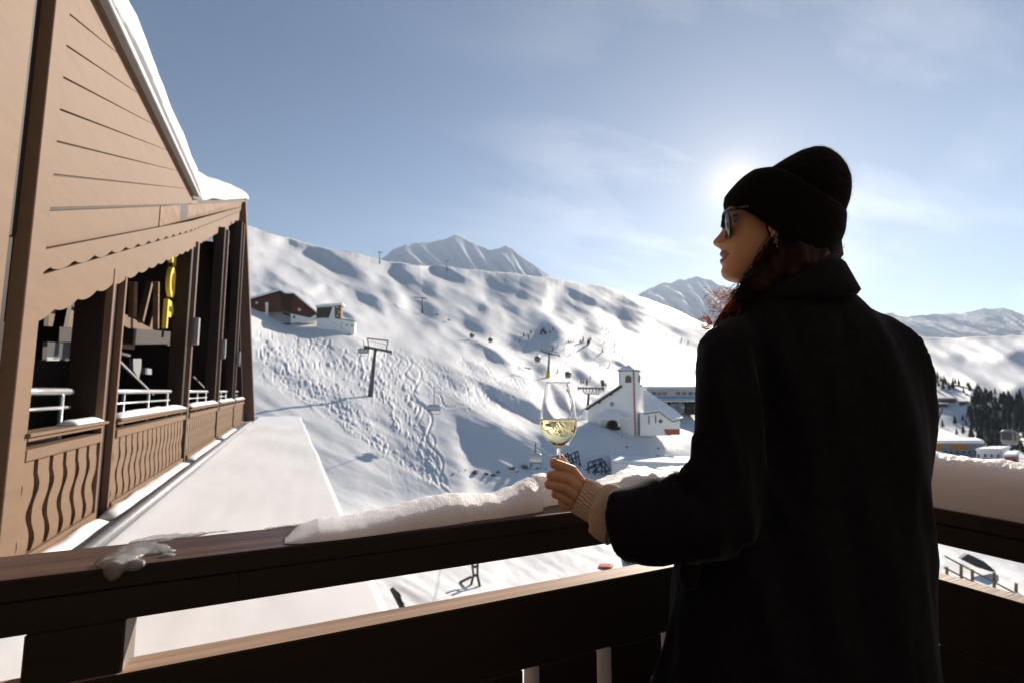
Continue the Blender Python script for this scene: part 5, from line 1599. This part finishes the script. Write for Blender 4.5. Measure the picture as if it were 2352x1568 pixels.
m.build("eave", M_CHALETDARK, church)

# ---- lift station behind the church
gs = ground(1545, 958); fs_ = Face(gs, R(-3)); station = thing("lift_station", "long grey lift station with a window band and blue stripe behind the church", "lift station", gs)
sc = lambda x, y: zc5(x, y)
slab(fs_, rect(1474, 1790, 890.5, 921), 9.0, "wall", M_GREYWALL, station)
slab(fs_, [(1470, 890.3), (1470, 886), (1795, 886), (1795, 890.3)], 9.6, "roof_snow", M_ROOFSNOW, station, -.3)
for x in (1335, 1405, 1475, 1650, 1730, 1810, 1885, 1960): slab(fs_, rect(sc(x - 27, 0)[0], sc(x + 27, 0)[0], 899, 906), .05, "window", M_GLASSDARK, station, -.03)
for x in (1400, 1470, 1730): slab(fs_, rect(sc(x - 18, 0)[0], sc(x + 18, 0)[0], 898.6, 901.5), .05, "blind", M_ORANGE, station, -.07)
slab(fs_, rect(1500, 1791, 909.6, 914), .05, "stripe", M_BLUE, station, -.04)
for u in (1530, 1562, 1600, 1650): slab(fs_, rect(u - 3, u + 3, 921.2, 962), .8, "column", M_CONCRETE, station, 1.0)
slab(fs_, rect(1515, 1790, 921.2, 952), .3, "rear_wall", M_DARKMETAL, station, 5.0)
slab(fs_, rect(1540, 1572, 926, 948), 1.2, "machinery", M_GREY, station, 2.0)
slab(fs_, rect(1575, 1640, 930, 950), 1.2, "machinery", M_OLIVE, station, 2.4)
slab(fs_, rect(1562, 1572, 932, 937), .1, "lamp_panel", M_SHELL, station, 1.8)
slab(fs_, [(1557, 990), (1557, 952), (1566, 952), (1566, 990)], 1.0, "column", M_GREY, station, -6.0)
# people-sized things on the station roof, and a snowy bank
# ---- white block building in the hollow
gb = ground(1408, 1108); fb = Face(gb, R(-2)); blk = thing("storage_building", "low flat white building under smooth snow in the hollow below the church", "building", gb)
slab(fb, [(1405, 1125), (1405, 1062), (1680, 1071), (1680, 1130)], 6.0, "wall", M_WHITEWALL, blk)
p0, p1 = fb(1403, 1061.5, -.15), fb(1684, 1070.5, -.15)
z1_ = p0.z; m = MB(); m.prism([p0, p1, p1 + fb.b * 6.4 + fb.a * .0, p0 + fb.b * 6.4], (0, 0, .32)); m.build("roof_snow", M_ROOFSNOW, blk, bevel=.1)
# ---- lodge on the hill
def zl_(x, y): return 551.25 + .1172 * x, 643.1 + .1172 * y
def ZL(pts): return [zl_(*p) for p in pts]
gl_ = ground(640, 738); fl_ = Face(gl_, R(10)); lodge = thing("mountain_lodge", "dark timber mountain lodge with white base and snowy gabled roof on the slope", "building", gl_)
slab(fl_, ZL([(120, 400), (215, 375), (785, 215), (880, 278), (1050, 278), (1480, 640), (1490, 672), (1370, 742), (1000, 662), (850, 605), (490, 635), (120, 585)]), .4, "gable_wall", M_CHALET, lodge)
slab(fl_, ZL([(120, 588), (488, 638), (488, 830), (120, 830)]), 9.0, "base_wall", M_WHITEWALL, lodge, .1)
slab(fl_, ZL([(495, 440), (552, 440), (545, 830), (508, 830)]), .6, "pier", M_WHITEWALL, lodge, -.25)
slab(fl_, ZL([(556, 560), (850, 608), (990, 664), (990, 830), (556, 830)]), .3, "recess_wall", M_GREYWALL, lodge, 2.2)
slab(fl_, ZL([(990, 665), (1368, 745), (1490, 690), (1490, 760), (1240, 830), (990, 840)]), 8.0, "base_wall", M_WHITEWALL, lodge, .1)
slab(fl_, ZL([(720, 842), (720, 880), (985, 905), (985, 850)]), 1.2, "balcony", M_CHALETDARK, lodge, -1.3)
slab(fl_, ZL([(840, 640), (990, 660), (990, 690), (840, 662)]), 2.0, "canopy", M_CHALETDARK, lodge, .2)
for (x0, x1, y0, y1, m_) in ((302, 350, 425, 472, M_SHELL), (1135, 1190, 558, 612, M_SHELL), (268, 360, 672, 750, M_GLASSDARK), (412, 445, 700, 802, M_CHALETDARK), (1042, 1078, 700, 752, M_GLASSDARK)):
    slab(fl_, ZL([(x0, y1), (x0, y0), (x1, y0), (x1, y1)]), .08, "door" if m_ is M_CHALETDARK else "window", m_, lodge, -.1 if m_ is not M_GLASSDARK else .0)
slab(fl_, ZL([(785, 245), (1050, 300), (990, 640), (850, 600), (800, 420)]), .1, "recess_panel", M_CHALETDARK, lodge, -.06)
def roofslab(pts, deep, th):
    slab(fl_, pts + [(u, v - th) for u, v in pts[::-1]], deep, "roof_snow", M_ROOFSNOW, lodge, -.7)
roofslab(ZL([(100, 408), (215, 372), (785, 208)]), 12.0, 4.5)
roofslab(ZL([(787, 208), (884, 270), (1054, 270), (1505, 650)]), 12.0, 3.0)
m = MB(); m.prism(fl_.poly(ZL([(100, 425), (785, 226), (884, 288), (1050, 288), (1500, 668), (1500, 655), (1054, 273), (884, 273), (787, 211), (100, 410)]), -.5), fl_.b * 11); m.build("roof", M_CHALETDARK, lodge)
# ---- hut beside it
gh = ground(775, 760); fh = Face(gh, R(14)); hut = thing("lift_hut", "white walled hut with dark slanted shutter and snowy roof beside the lodge", "hut", gh)
slab(fh, ZL([(1500, 535), (1850, 515), (1850, 1020), (1500, 1020)]), 3.0, "wall", M_WHITEWALL, hut)
slab(fh, ZL([(1503, 545), (1812, 528), (1740, 742), (1503, 748)]), .08, "shutter", M_OLIVE, hut, -.1)
slab(fh, ZL([(1852, 505), (1985, 490), (1975, 748), (1848, 748)]), 2.5, "timber_wall", M_TANDARK, hut, .3)
for (x, y) in ((1885, 520), (1925, 620), (1890, 690)): slab(fh, ZL([(x, y + 30), (x, y), (x + 40, y), (x + 40, y + 30)]), .05, "window", M_SHELL, hut, .2)
slab(fh, ZL([(1470, 530), (1470, 500), (1650, 470), (2005, 455), (2005, 488)]), 4.0, "roof_snow", M_ROOFSNOW, hut, -.5)
slab(fh, ZL([(1852, 752), (2250, 812), (2235, 1050), (1852, 1050)]), 3.0, "annex_wall", M_WHITEWALL, hut, .25)
slab(fh, ZL([(1975, 755), (2255, 800), (2255, 812), (1975, 768)]), 3.4, "annex_roof", M_CHALETDARK, hut, .1)
for (x0, x1, y0, y1) in ((2082, 2110, 868, 898), (2178, 2206, 882, 912)): slab(fh, ZL([(x0, y1), (x0, y0), (x1, y0), (x1, y1)]), .05, "window", M_GLASSDARK, hut, .2)
slab(fh, ZL([(1983, 820), (1992, 820), (1992, 965), (1983, 965)]), .05, "door", M_GREY, hut, .2)

# ---- lift pylons
def pylon(base_px, top_px, a_px, b_px, label, frame=None, pad=False, thick=.55, lattice=False):
    g_ = ground(*base_px); f_ = Face(g_)
    t = thing("lift_pylon", label, "lift pylon", g_, "ski lift pylons")
    top = f_(*top_px); k = 1 / pxm(g_)
    m = MB(); m.tube([g_ - UP * .6, g_ + (top - g_) * .5, top], [thick * .62, thick * .5, thick * .38], 10); m.build("mast", M_PYLON, t, smooth=True)
    if pad:
        d = (top - g_); m = MB(); m.tube([g_ + d * .0, g_ + d * .25], [thick * .95, thick * .9], 10); m.build("safety_pad", M_PADYELLOW, t, smooth=True)
    a, b = f_(*a_px), f_(*b_px)
    m = MB(); m.bar(a, b, thick * .55, thick * .6); m.build("crossarm", M_PYLON, t)
    for p in (a, b):
        m = MB(); dv = Vector((f_.b.x, f_.b.y, .25)).normalized()
        m.bar(p - dv * 1.6 - UP * .15, p + dv * 1.6 - UP * .15, .22, .34)
        s_ = m.build("sheave_assembly", M_PYLON, t)
        m = MB(); [m.tube([p + dv * q_ + f_.a * -.12 - UP * .05, p + dv * q_ + f_.a * .12 - UP * .05], .2, 8) for q_ in (-1.3, -.65, 0, .65, 1.3)]; w_ = m.build("wheels", M_DARKMETAL, s_); w_["kind"] = "stuff"
    if frame:
        (c0, c1), (d0, d1) = frame
        C0, C1, D0_, D1 = f_(*c0), f_(*c1), f_(*d0), f_(*d1)
        m = MB(); m.bar(C0, C1, .26, .26); m.bar(C0, D0_, .2, .2); m.bar(C1, D1, .2, .2); m.build("lifting_frame", M_PYLON, t)
        m = MB()
        for q_ in range(9): m.bar(D0_ + (D1 - D0_) * q_ / 8 + UP * .2, D0_ + (D1 - D0_) * q_ / 8 + UP * 1.1, .05)
        m.bar(D0_ + UP * 1.1, D1 + UP * 1.1, .06); m.build("walkway_rail", M_PYLON, t)
    if lattice:
        m = MB(); A, B = a, b; n = 7; lo_ = f_(a_px[0] + 14, a_px[1] + 13), f_(b_px[0] - 10, b_px[1] + 13)
        m.bar(lo_[0], lo_[1], .2, .2)
        for q_ in range(n):
            m.bar(A + (B - A) * q_ / n, lo_[0] + (lo_[1] - lo_[0]) * (q_ + .5) / n, .13); m.bar(A + (B - A) * (q_ + 1) / n, lo_[0] + (lo_[1] - lo_[0]) * (q_ + .5) / n, .13)
        m.build("truss", M_PYLON, t)
    return t, a, b
P1, p1a, p1b = pylon((850, 908), (863, 800), (838, 796), (899, 808), "tall grey chairlift pylon standing in the tracked snow of the left slope", frame=(((843.6, 777), (891.5, 782.6)), ((847, 795), (887, 803))), thick=.85)
P2, p2a, p2b = pylon((1258.5, 867), (1262, 809), (1240, 805.6), (1286, 817), "lift pylon with yellow safety pad left of the church tower", pad=True, thick=.9, frame=(((1243, 800), (1284, 811)), ((1246, 806), (1282, 815))))
P3, p3a, p3b = pylon((1349.5, 936), (1352, 904), (1328, 890.5), (1386, 891.5), "lift pylon with wide lattice crossarm just left of the church roof", lattice=True, thick=.7)
P4, p4a, p4b = pylon((969.5, 722), (971, 684), (951, 683), (979, 685.5), "small distant lift pylon on the lit shoulder above the big pylon", thick=1.0)
P5, p5a, p5b = pylon((872, 606), (872, 581), (868, 579), (879, 581), "tiny lift pylon on the skyline left of the rocky peak", thick=1.3)
P6, p6a, p6b = pylon((1027, 626), (1027, 598), (1022, 598), (1032, 598), "tiny lift pylon on the ridge below the rocky peak", thick=1.3)
# ---- chairs and cabins
def chair_at(u, v, wpx, dist, grip_v, label, shell=True):
    c = at(u, v, dist); f_ = Face(c); w = wpx / pxm(c)
    t = thing("chairlift_chair", label, "chairlift chair", c, "chairlift chairs")
    gp = f_(u, grip_v)
    m = MB(); m.tube([gp, c + UP * (w * .52), c + UP * (w * .28) + f_.b * .1], .07, 6); m.build("hanger", M_PYLON, t, smooth=True)
    m = MB(); m.bar(gp - f_.b * .35, gp + f_.b * .35, .16, .2); m.build("grip", M_GREY, t)
    m = MB(); m.box((0, 0, 0), (1, 1, 1)); m.v = [c + f_.a * ((q.x - .5) * w * .96) + f_.b * ((q.y - .5) * .55) + UP * (-.42 + q.z * .12) for q in m.v]; m.build("seat", M_DARKMETAL, t, bevel=.03)
    m = MB(); m.box((0, 0, 0), (1, 1, 1)); m.v = [c + f_.a * ((q.x - .5) * w * .96) + f_.b * (.26 + q.y * .1) + UP * (-.30 + q.z * .55) for q in m.v]; m.build("backrest", M_DARKMETAL, t, bevel=.03)
    if shell:
        m = MB(); rings = []
        for k in range(9):
            th = math.pi * (-.12 + k / 8.0 * .75); rr = .62
            rings.append([c + f_.a * (x * w * .5) + f_.b * (-math.cos(th) * rr * (1 - .12 * abs(x) ** 3)) + UP * (-.05 + math.sin(th) * rr * (1 - .18 * abs(x) ** 4)) for x in [-1, -.9, -.6, -.2, .2, .6, .9, 1]])
        n = 8; vs = [p for r_ in rings for p in r_]
        fsx = [(i * n + k, i * n + k + 1, (i + 1) * n + k + 1, (i + 1) * n + k) for i in range(8) for k in range(n - 1)]
        m.add(vs, fsx); o_ = m.build("bubble", M_SHELL, t, smooth=True); sm = o_.modifiers.new("s", 'SOLIDIFY'); sm.thickness = .04
    m = MB(); [m.bar(c + f_.a * (x * w * .46) - UP * .4, c + f_.a * (x * w * .46) - f_.b * .5 - UP * .95, .05) for x in (-1, 1)]; m.bar(c - f_.a * w * .46 - f_.b * .5 - UP * .95, c + f_.a * w * .46 - f_.b * .5 - UP * .95, .05); m.build("footrest", M_DARKMETAL, t)
    return t, gp
dP1 = project(p1a)[2]
def hd(p): return (p - CAM).dot(FWD_H)
_, g1 = chair_at(835, 806, 26, hd(p1a), 783, "bubble chair hanging beside the tall pylon's left arm")
_, g2 = chair_at(997, 936, 30, hd(p1b) * .80, 890, "bubble chair floating above the tracked slope right of the tall pylon")
_, g3 = chair_at(1230, 1052, 27, hd(p1b) * .50, 1016, "bubble chair with dark footrest above the hollow beside the wine glass")
_, g4 = chair_at(1003.5, 722, 7, hd(p4a) * .97, 712, "tiny chair hanging right of the distant pylon, the upper of two", True)
_, g5 = chair_at(1031, 735, 7, hd(p4a) * .93, 725, "tiny chair hanging right of the distant pylon, the lower of two", True)
def cabin(u, v, wpx, dist, label, hang=1.0, dark=True):
    c = at(u, v, dist); f_ = Face(c, R(20)); w = wpx / pxm(c)
    t = thing("gondola_cabin", label, "gondola", c, "gondola cabins")
    m = MB(); rings = []
    for z, s_ in ((-.62, .72), (-.55, .9), (-.1, 1.0), (.3, .95), (.52, .8), (.6, .55)):
        rings.append(ell_ring(c + UP * (z * w), f_.a * (w * .5 * s_), f_.b * (w * .42 * s_), 16, 4.0))
    m.loft(rings); m.build("shell", M_CABIN, t, smooth=True)
    for sgn, ax, bx in ((-1, f_.b, f_.a), (1, f_.b, f_.a), (-1, f_.a, f_.b), (1, f_.a, f_.b)):
        o = c + ax * (sgn * w * (.43 if ax is f_.b else .51)); m = MB(); m.box((0, 0, 0), (1, 1, 1))
        m.v = [o + bx * ((q.x - .5) * w * .62) + ax * ((q.y - .5) * .04 * w) + UP * ((q.z - .35) * w * .62) for q in m.v]; m.build("window", M_GLASSDARK, t)
    m = MB(); m.tube([c + UP * w * .58, c + UP * w * (.6 + .5 * hang), c + UP * w * (.62 + hang)], w * .03 + .02, 6); m.build("hanger", M_PYLON, t)
    return t
cabin(1084, 771, 9, hd(ground(1084, 780)), "small gondola cabin against the shaded slope, leftmost of the row")
cabin(1126.5, 781, 9, hd(ground(1126, 790)), "small gondola cabin against the shaded slope, second in the row")
cabin(1234.5, 824, 12, hd(ground(1236, 840)), "gondola cabin left of the yellow padded pylon")
cabin(1304.5, 860, 13, hd(ground(1304, 880)), "gondola cabin right of the yellow padded pylon above the glass")
gg_ = cabin(2318, 1003, 27, 60, "grey gondola cabin in front of the forest on the right", hang=.5)
# cables
def cable(pts, label):
    m = MB(); path = []
    for a, b in zip(pts[:-1], pts[1:]):
        for k in range(10):
            f_ = k / 10.0; path.append(a + (b - a) * f_ - UP * (.010 * (b - a).length * 4 * f_ * (1 - f_)))
    path.append(pts[-1]); m.tube(path, .022, 5); tag(m.build("lift_cable", M_PYLON, smooth=True), label, "lift cable", "lift cables")
cable([ground(640, 700) + UP * 8, g1, p1a], "cable running from the lodge to the tall pylon's left arm")
cable([p1b, g2, g3, at(1330, 1075, 22)], "cable running down from the tall pylon's right arm past two chairs")
cable([p4b, g4, g5, ground(1075, 775) + UP * 9], "thin cable from the small distant pylon over the shaded slope")

# ---- rocks, lattice steel, shrubs
def rock_mesh(seed):
    m = MB(); m.ball((0, 0, 0), 1, 12, 8, (1, .8, .6)); me = m.mesh("rock", M_ROCK, smooth=False)
    displace(me, lambda q: .35 * mnoise.noise(q * 1.6 + Vector((seed * 7.1, 0, 0))) + .15 * mnoise.noise(q * 4 + Vector((seed, 3, 0))))
    return me
RK = [rock_mesh(s_) for s_ in range(4)]
first = True
rocks = [(260, 1060, 50), (370, 1005, 30), (495, 982, 35), (680, 1045, 140), (915, 1060, 90), (1045, 1075, 100), (1140, 1012, 90), (1415, 965, 130), (1515, 1020, 50), (1670, 920, 160), (1790, 890, 50), (1905, 945, 60), (2070, 952, 40)]
names_ = {680: "large dark rock in the hollow, biggest of the left cluster", 1670: "wide dark rock in the hollow just left of the bubble chair", 260: "small dark rock at the left end of the row in the hollow", 1415: "long flat dark rock in the middle of the row in the hollow"}
for i, (x, y, w) in enumerate(rocks):
    u, v = 1010.6 + .1172 * x, 964.7 + .1172 * y
    g_ = ground(u, v); r_ = w * .1172 / pxm(g_) * .55
    o = link("rock", RK[i % 4], None, g_ + UP * r_ * .15); o.scale = (r_, r_, r_ * .8); o.rotation_euler = (0, 0, i * 1.3)
    tag(o, names_.get(x, "small dark rock poking through the shaded snow of the hollow"), "rock", "rocks along the hollow")
for i, (x, y, w) in enumerate([(910, 1090, 22), (972, 1112, 22), (975, 1238, 36), (1392, 1258, 34), (1380, 1352, 46), (1360, 1386, 40), (1425, 1388, 36), (1350, 238, 22), (178, 150, 20)]):
    u, v = zc5(x, y); g_ = ground(u, v); r_ = w * .17575 / pxm(g_) * .5
    o = link("shrub", RK[(i + 1) % 4], None, g_ + UP * r_ * .3); o.scale = (r_, r_, r_ * 1.2)
    tag(o, "small dark twig clump poking out of the snow below the church", "shrub", "shrubs below the church")
def lattice(segs, base_uv, label, wd=.16):
    g_ = ground(*base_uv); f_ = Face(g_); t = thing("steel_gantry", label, "steel frame", g_, "snowy steel frames in the hollow")
    for i, ((x0, y0), (x1, y1)) in enumerate(segs):
        m = MB(); b0 = ((i * 37) % 11 - 5) * .12
        m.bar(f_(*zc5(x0, y0), b0), f_(*zc5(x1, y1), -b0), wd, wd); m.build("beam", M_DARKMETAL, t)
lattice([((0, 1355), (110, 1350)), ((160, 1375), (330, 1290)), ((330, 1290), (352, 1365)), ((200, 1310), (232, 1410)), ((140, 1440), (362, 1350)), ((240, 1330), (285, 1470)), ((300, 1310), (322, 1430)), ((365, 1470), (250, 1400)), ((120, 1500), (260, 1440)), ((60, 1350), (150, 1500)), ((180, 1330), (150, 1470)), ((340, 1360), (380, 1500))], (1318, 1072), "dark jumbled steel frame standing in snow right beside the hand")
lattice([((465, 1440), (650, 1385)), ((650, 1385), (765, 1535)), ((570, 1405), (560, 1600)), ((640, 1390), (652, 1600)), ((480, 1500), (705, 1425)), ((500, 1600), (660, 1440)), ((600, 1400), (745, 1600)), ((470, 1440), (482, 1600)), ((540, 1570), (765, 1535)), ((690, 1420), (700, 1600)), ((430, 1540), (580, 1480)), ((520, 1420), (600, 1560))], (1375, 1095), "dark jumbled steel frame standing in snow below the church")
# ---- trees
def spruce(h, seed, layers=6, n=9):
    q = random.Random(seed); c = MB()
    for L in range(layers):
        f_ = L / layers; z0 = h * (.10 + .84 * f_); z1 = h * (.10 + .84 * (f_ + 1.7 / layers)); r = h * .24 * (1 - f_) ** .85 + .02 * h
        off = q.uniform(0, 6)
        for k in range(n):
            a = off + 2 * math.pi * (k + q.uniform(-.3, .3)) / n; rr = r * q.uniform(.65, 1.15); wv = .36
            tip = Vector((rr * math.cos(a), rr * math.sin(a), z0 - h * .02 * q.random())); top = Vector((0, 0, min(z1, h)))
            l_ = Vector((rr * .62 * math.cos(a - wv), rr * .62 * math.sin(a - wv), z0 + (z1 - z0) * .25)); r2 = Vector((rr * .62 * math.cos(a + wv), rr * .62 * math.sin(a + wv), z0 + (z1 - z0) * .25))
            c.add([tip, l_, top, r2], [(0, 1, 2), (0, 2, 3)])
    cm_ = c.mesh("crown", M_NEEDLE, fix=False)
    t_ = MB(); t_.tube([(0, 0, -h * .05), (0, 0, h * .5), (0, 0, h * .97)], [h * .022, h * .014, h * .003], 6); tm_ = t_.mesh("trunk", M_BARK)
    return cm_, tm_
SPR = [spruce(1.0, s_, 6 + s_ % 3, 8 + s_ % 3) for s_ in range(5)]
tcount = 0
def tree(u, v, hpx, label, group):
    global tcount
    g_ = ground(u, v); h = hpx / pxm(g_)
    t = thing("spruce_tree", label, "tree", g_, group); t.scale = (h * 1.05, h * 1.05, h); t.rotation_euler = (0, 0, tcount * 1.7)
    cm_, tm_ = SPR[tcount % 5]; tcount += 1
    for nm, me_ in (("crown", cm_), ("trunk", tm_)):
        o = bpy.data.objects.new(nm, me_); COL.objects.link(o); o.parent = t
tl_ = [(428, 945, 45), (475, 972, 48), (490, 905, 40), (505, 915, 45), (598, 920, 60), (612, 900, 55), (628, 915, 70), (645, 925, 50), (685, 918, 40), (716, 890, 42), (390, 1010, 36), (762, 1042, 36), (710, 1085, 52), (822, 1075, 30), (888, 1125, 42), (866, 1003, 38), (890, 1003, 36), (920, 998, 40), (983, 1005, 45), (1010, 998, 62), (1056, 1030, 66), (1068, 1020, 70), (1082, 985, 55), (1220, 1002, 30), (1320, 1030, 46), (1385, 1045, 40), (1200, 1102, 48), (1318, 1095, 32), (1398, 1162, 36), (1270, 1232, 42), (1175, 1228, 30), (1052, 780, 26), (1300, 868, 26), (1202, 868, 40), (1240, 880, 46), (1262, 905, 40), (1830, 920, 26), (1975, 975, 36), (2040, 1005, 34)]
for x, y, h in tl_: tree(1102.6 + .2344 * x, 551.3 + .2344 * y, h * .2344, "small dark spruce on the shaded slope between the lit ridges and the church", "spruces on the shaded slope")
for x, y, h in [(990, 1402, 58), (1012, 1405, 50), (1047, 1425, 84), (1080, 1362, 42), (1186, 1400, 62), (1200, 1440, 90), (1215, 1430, 84), (1235, 1440, 70), (762, 1305, 62), (1845, 1398, 52)]: tree(1102.6 + .2344 * x, 551.3 + .2344 * y, h * .2344, "dark spruce growing close behind the church and the lift station", "spruces around the church")
def zr(x, y): return 2094.75 + .16406 * x, 826.9 + .16406 * y
pr = random.Random(8)
for x, y, h in [(432, 960, 130), (605, 900, 140), (715, 850, 100), (722, 1040, 150), (630, 1070, 110), (940, 1050, 150), (1135, 1080, 110), (1090, 1170, 120), (850, 1040, 90), (830, 850, 120), (760, 920, 90)]: tree(*zr(x, y), h * .16406, "lone snow dusted spruce on the open snow right of the woman", "spruces on the right valley side")
nn = 0
while nn < 285:
    x, y = pr.uniform(300, 1750), pr.uniform(260, 1330)
    dense = (y > 560 + max(0, (900 - x)) * 1.2) and y < 1330 and x > 800
    band = 250 < y - (x - 300) * .25 < 430 and x < 1700
    if not (dense or (band and pr.random() < .85)): continue
    tree(*zr(x, y), pr.uniform(120, 210) * .16406 * (.62 if not dense else 1) , "dark spruce in the forest on the right valley side", "forest on the right valley side"); nn += 1
# ---- houses and boom on the right
def house(u0, u1, v_roof, v_eave, v_base, label, wallm, bandm=None, yaw=-8, deep=9.0, name="house"):
    g_ = ground((u0 + u1) / 2, v_base); f_ = Face(g_, R(yaw)); t = thing(name, label, "building", g_)
    slab(f_, rect(u0 + 3, u1 - 3, v_eave, v_base + 6), deep, "wall", wallm, t)
    lo_ = [f_(u0, v_eave - .3, -.6), f_(u1, v_eave - .3, -.6)]; lo_ += [lo_[1] + f_.b * (deep + 1.2), lo_[0] + f_.b * (deep + 1.2)]
    rise = f_((u0 + u1) / 2, v_roof).z - f_((u0 + u1) / 2, v_eave).z
    hi_ = [p + UP * max(.5, rise * .45) for p in lo_]
    m = MB(); m.add(lo_ + hi_, [(0, 3, 2, 1), (4, 5, 6, 7), (0, 1, 5, 4), (1, 2, 6, 5), (2, 3, 7, 6), (3, 0, 4, 7)]); m.build("roof_snow", M_ROOFSNOW, t, bevel=.15)
    if bandm:
        for a, b in bandm: slab(f_, rect(a, b, v_eave + 1.5, v_eave + 12.5), .08, "cladding_panel", M_ORANGE, t, -.1)
    n = max(2, int((u1 - u0) / 14))
    for k in range(n):
        uu = u0 + (u1 - u0) * (k + .5) / n; hgt = v_base - v_eave
        slab(f_, rect(uu - 2.2, uu + 2.2, v_eave + hgt * (.35 if not bandm else .66), v_eave + hgt * (.7 if not bandm else .82)), .06, "window", M_GLASSDARK, t, -.14)
    return t
house(2136, 2262, 1002, 1018, 1044, "building with orange cladding and thick snowy roof right of the woman", M_CONCRETE, [(2140, 2165), (2184, 2222)])
house(2240, 2300, 1025, 1034, 1056, "pale house with snow on its low roof, beside the orange clad building", M_WHITEWALL, yaw=12)
house(2304, 2336, 1042, 1047, 1066, "reddish brown house at the forest edge near the right border", M_REDQUOIN, yaw=4)
house(2152, 2198, 908, 915, 923, "far snow roofed hut at the forest edge, leftmost of three", M_CHALET, yaw=-4, deep=12, name="far_house")
house(2200, 2222, 918, 922, 929, "far snow roofed hut at the forest edge, rightmost of three", M_CHALET, yaw=6, deep=10, name="far_house")
house(2138, 2180, 923, 927, 934, "far snow roofed hut at the forest edge, lowest of three", M_CHALET, yaw=0, deep=10, name="far_house")
b0 = ground(2133, 1012); fb_ = Face(b0); m = MB(); m.tube([b0 - UP * 1, fb_(2165, 936)], [.5, .3], 8)
tag(m.build("leaning_mast", M_PYLON, smooth=True), "grey leaning mast beside the woman's right arm", "mast")
# ---- timber fence and dark sheet on the snow under the right rail
def zf(x, y): return 2094.75 + .1172 * x, 1221.9 + .1172 * y
gf = ground(*zf(1600, 1150)); ff = Face(gf, R(-32)); fence = thing("timber_fence", "weathered timber fence on the snow seen below the right hand rail", "fence", gf)
for (x, y0, y1) in ((700, 680, 960), (980, 640, 1010), (1200, 730, 1060), (1630, 780, 1260), (2060, 1000, 1400)): slab(ff, [zf(x - 17, y1), zf(x - 17, y0), zf(x + 17, y0), zf(x + 17, y1)], .2, "post", M_TANDARK, fence)
for (a, b, c_, d_) in ((660, 470, 2100, 1230), (640, 690, 2100, 1420)):
    slab(ff, [zf(a, b + 18), zf(a, b - 18), zf(c_, d_ - 18), zf(c_, d_ + 18)], .12, "rail", M_TANDARK, fence, -.14)
gt = ground(*zf(1300, 800)); ft = Face(gt, R(-25)); m = MB(); m.prism(ft.poly([zf(950, 520), zf(1100, 420), zf(1420, 570), zf(1650, 760), zf(1560, 770), zf(1250, 670)], 0), ft.b * .5)
tag(m.build("tarpaulin", M_DARKMETAL, bevel=.03), "dark sheet lying over the snow behind the timber fence", "tarpaulin")
# ---- glimpses under the front rail
def zg(x, y): return 826.9 + .332 * x, 1240.3 + .332 * y
gq = ground(*zg(795, 310)); fq = Face(gq, R(15)); tr = thing("trestle", "small steel trestle casting a shadow on the snow below the front rail", "trestle", gq)
for (a, b) in (((770, 120), (785, 240)), ((815, 120), (812, 240)), ((785, 240), (765, 320)), ((812, 240), (830, 320)), ((772, 180), (816, 180)), ((780, 240), (815, 240)), ((690, 290), (770, 250)), ((700, 300), (700, 370))):
    m = MB(); m.bar(fq(*zg(*a)), fq(*zg(*b)), .13, .13); m.build("bar", M_OLIVE, tr)
gq = ground(*zg(280, 470)); fq = Face(gq, R(-20)); tr = thing("steel_lattice", "dark steel lattice beside the flat snowy roof's edge", "lattice", gq)
for (a, b) in (((215, 335), (300, 500)), ((225, 330), (320, 490)), ((240, 345), (275, 380)), ((275, 380), (265, 420)), ((260, 360), (290, 440)), ((245, 390), (300, 440))):
    m = MB(); m.bar(fq(*zg(*a)), fq(*zg(*b)), .12, .12); m.build("bar", M_DARKMETAL, tr)
gq = ground(*zg(1690, 200)); fq = Face(gq, R(10)); sl = thing("sledge", "flat red sledge lying on the snow below the front rail", "sledge", gq)
slab(fq, [zg(1640, 192), zg(1650, 180), zg(1735, 182), zg(1745, 196)], .7, "deck", M_RED, sl, bevel=.02)
for x in (1660, 1725): slab(fq, [zg(x, 206), zg(x - 12, 194), zg(x + 12, 194)], .7, "runner", M_RED, sl, .02)
gq = ground(*zg(1930, 175)); fq = Face(gq, R(-6)); ts = thing("shelter", "teal roofed shelter half hidden under the coat sleeve", "shelter", gq)
slab(fq, [zg(1820, 165), zg(1840, 105), zg(2010, 95), zg(2300, 85), zg(2300, 140), zg(2010, 170)], 1.6, "canopy", M_TEAL, ts, -.2)
for x in (1850, 2035, 2250): slab(fq, [zg(x - 14, 215), zg(x - 14, 120), zg(x + 14, 120), zg(x + 14, 215)], .3, "post", M_TANDARK, ts, -.4)
# ------------------------------------------------------------------ thin valley air
hz = bpy.data.materials.new("haze"); hz.use_nodes = True
hn = hz.node_tree; hn.nodes.clear()
ho = hn.nodes.new("ShaderNodeOutputMaterial"); hp_ = hn.nodes.new("ShaderNodeVolumePrincipled")
hp_.inputs["Color"].default_value = (0.74, 0.86, 1.0, 1); hp_.inputs["Density"].default_value = HAZE; hp_.inputs["Anisotropy"].default_value = 0.35
hn.links.new(hp_.outputs[0], ho.inputs["Volume"])
zmin = min(min((v[2] for o in [ter] for v in T_ALL.reshape(-1, 3))), -13.0)
tops, lows, ext = [], [], 0
for o in bpy.data.objects:
    if o.type == 'MESH':
        n = len(o.data.vertices); co = np.empty(n * 3, np.float32); o.data.vertices.foreach_get("co", co); co = co.reshape(-1, 3)
        if o.parent is None and n:
            tops.append(co[:, 2].max() + o.location.z); lows.append(co[:, 2].min() + o.location.z); ext = max(ext, float(np.abs(co[:, :2]).max()))
E = ext + 200
m = MB(); m.box((-E, -E, min(lows) - 1.0), (E, E, max(max(tops), 12) + 20.0))
tag(m.build("haze", hz), "thin bluish haze filling the valley", None, None, "stuff")
scene.cycles.volume_bounces = 0
scene.cycles.volume_step_rate = 10.0
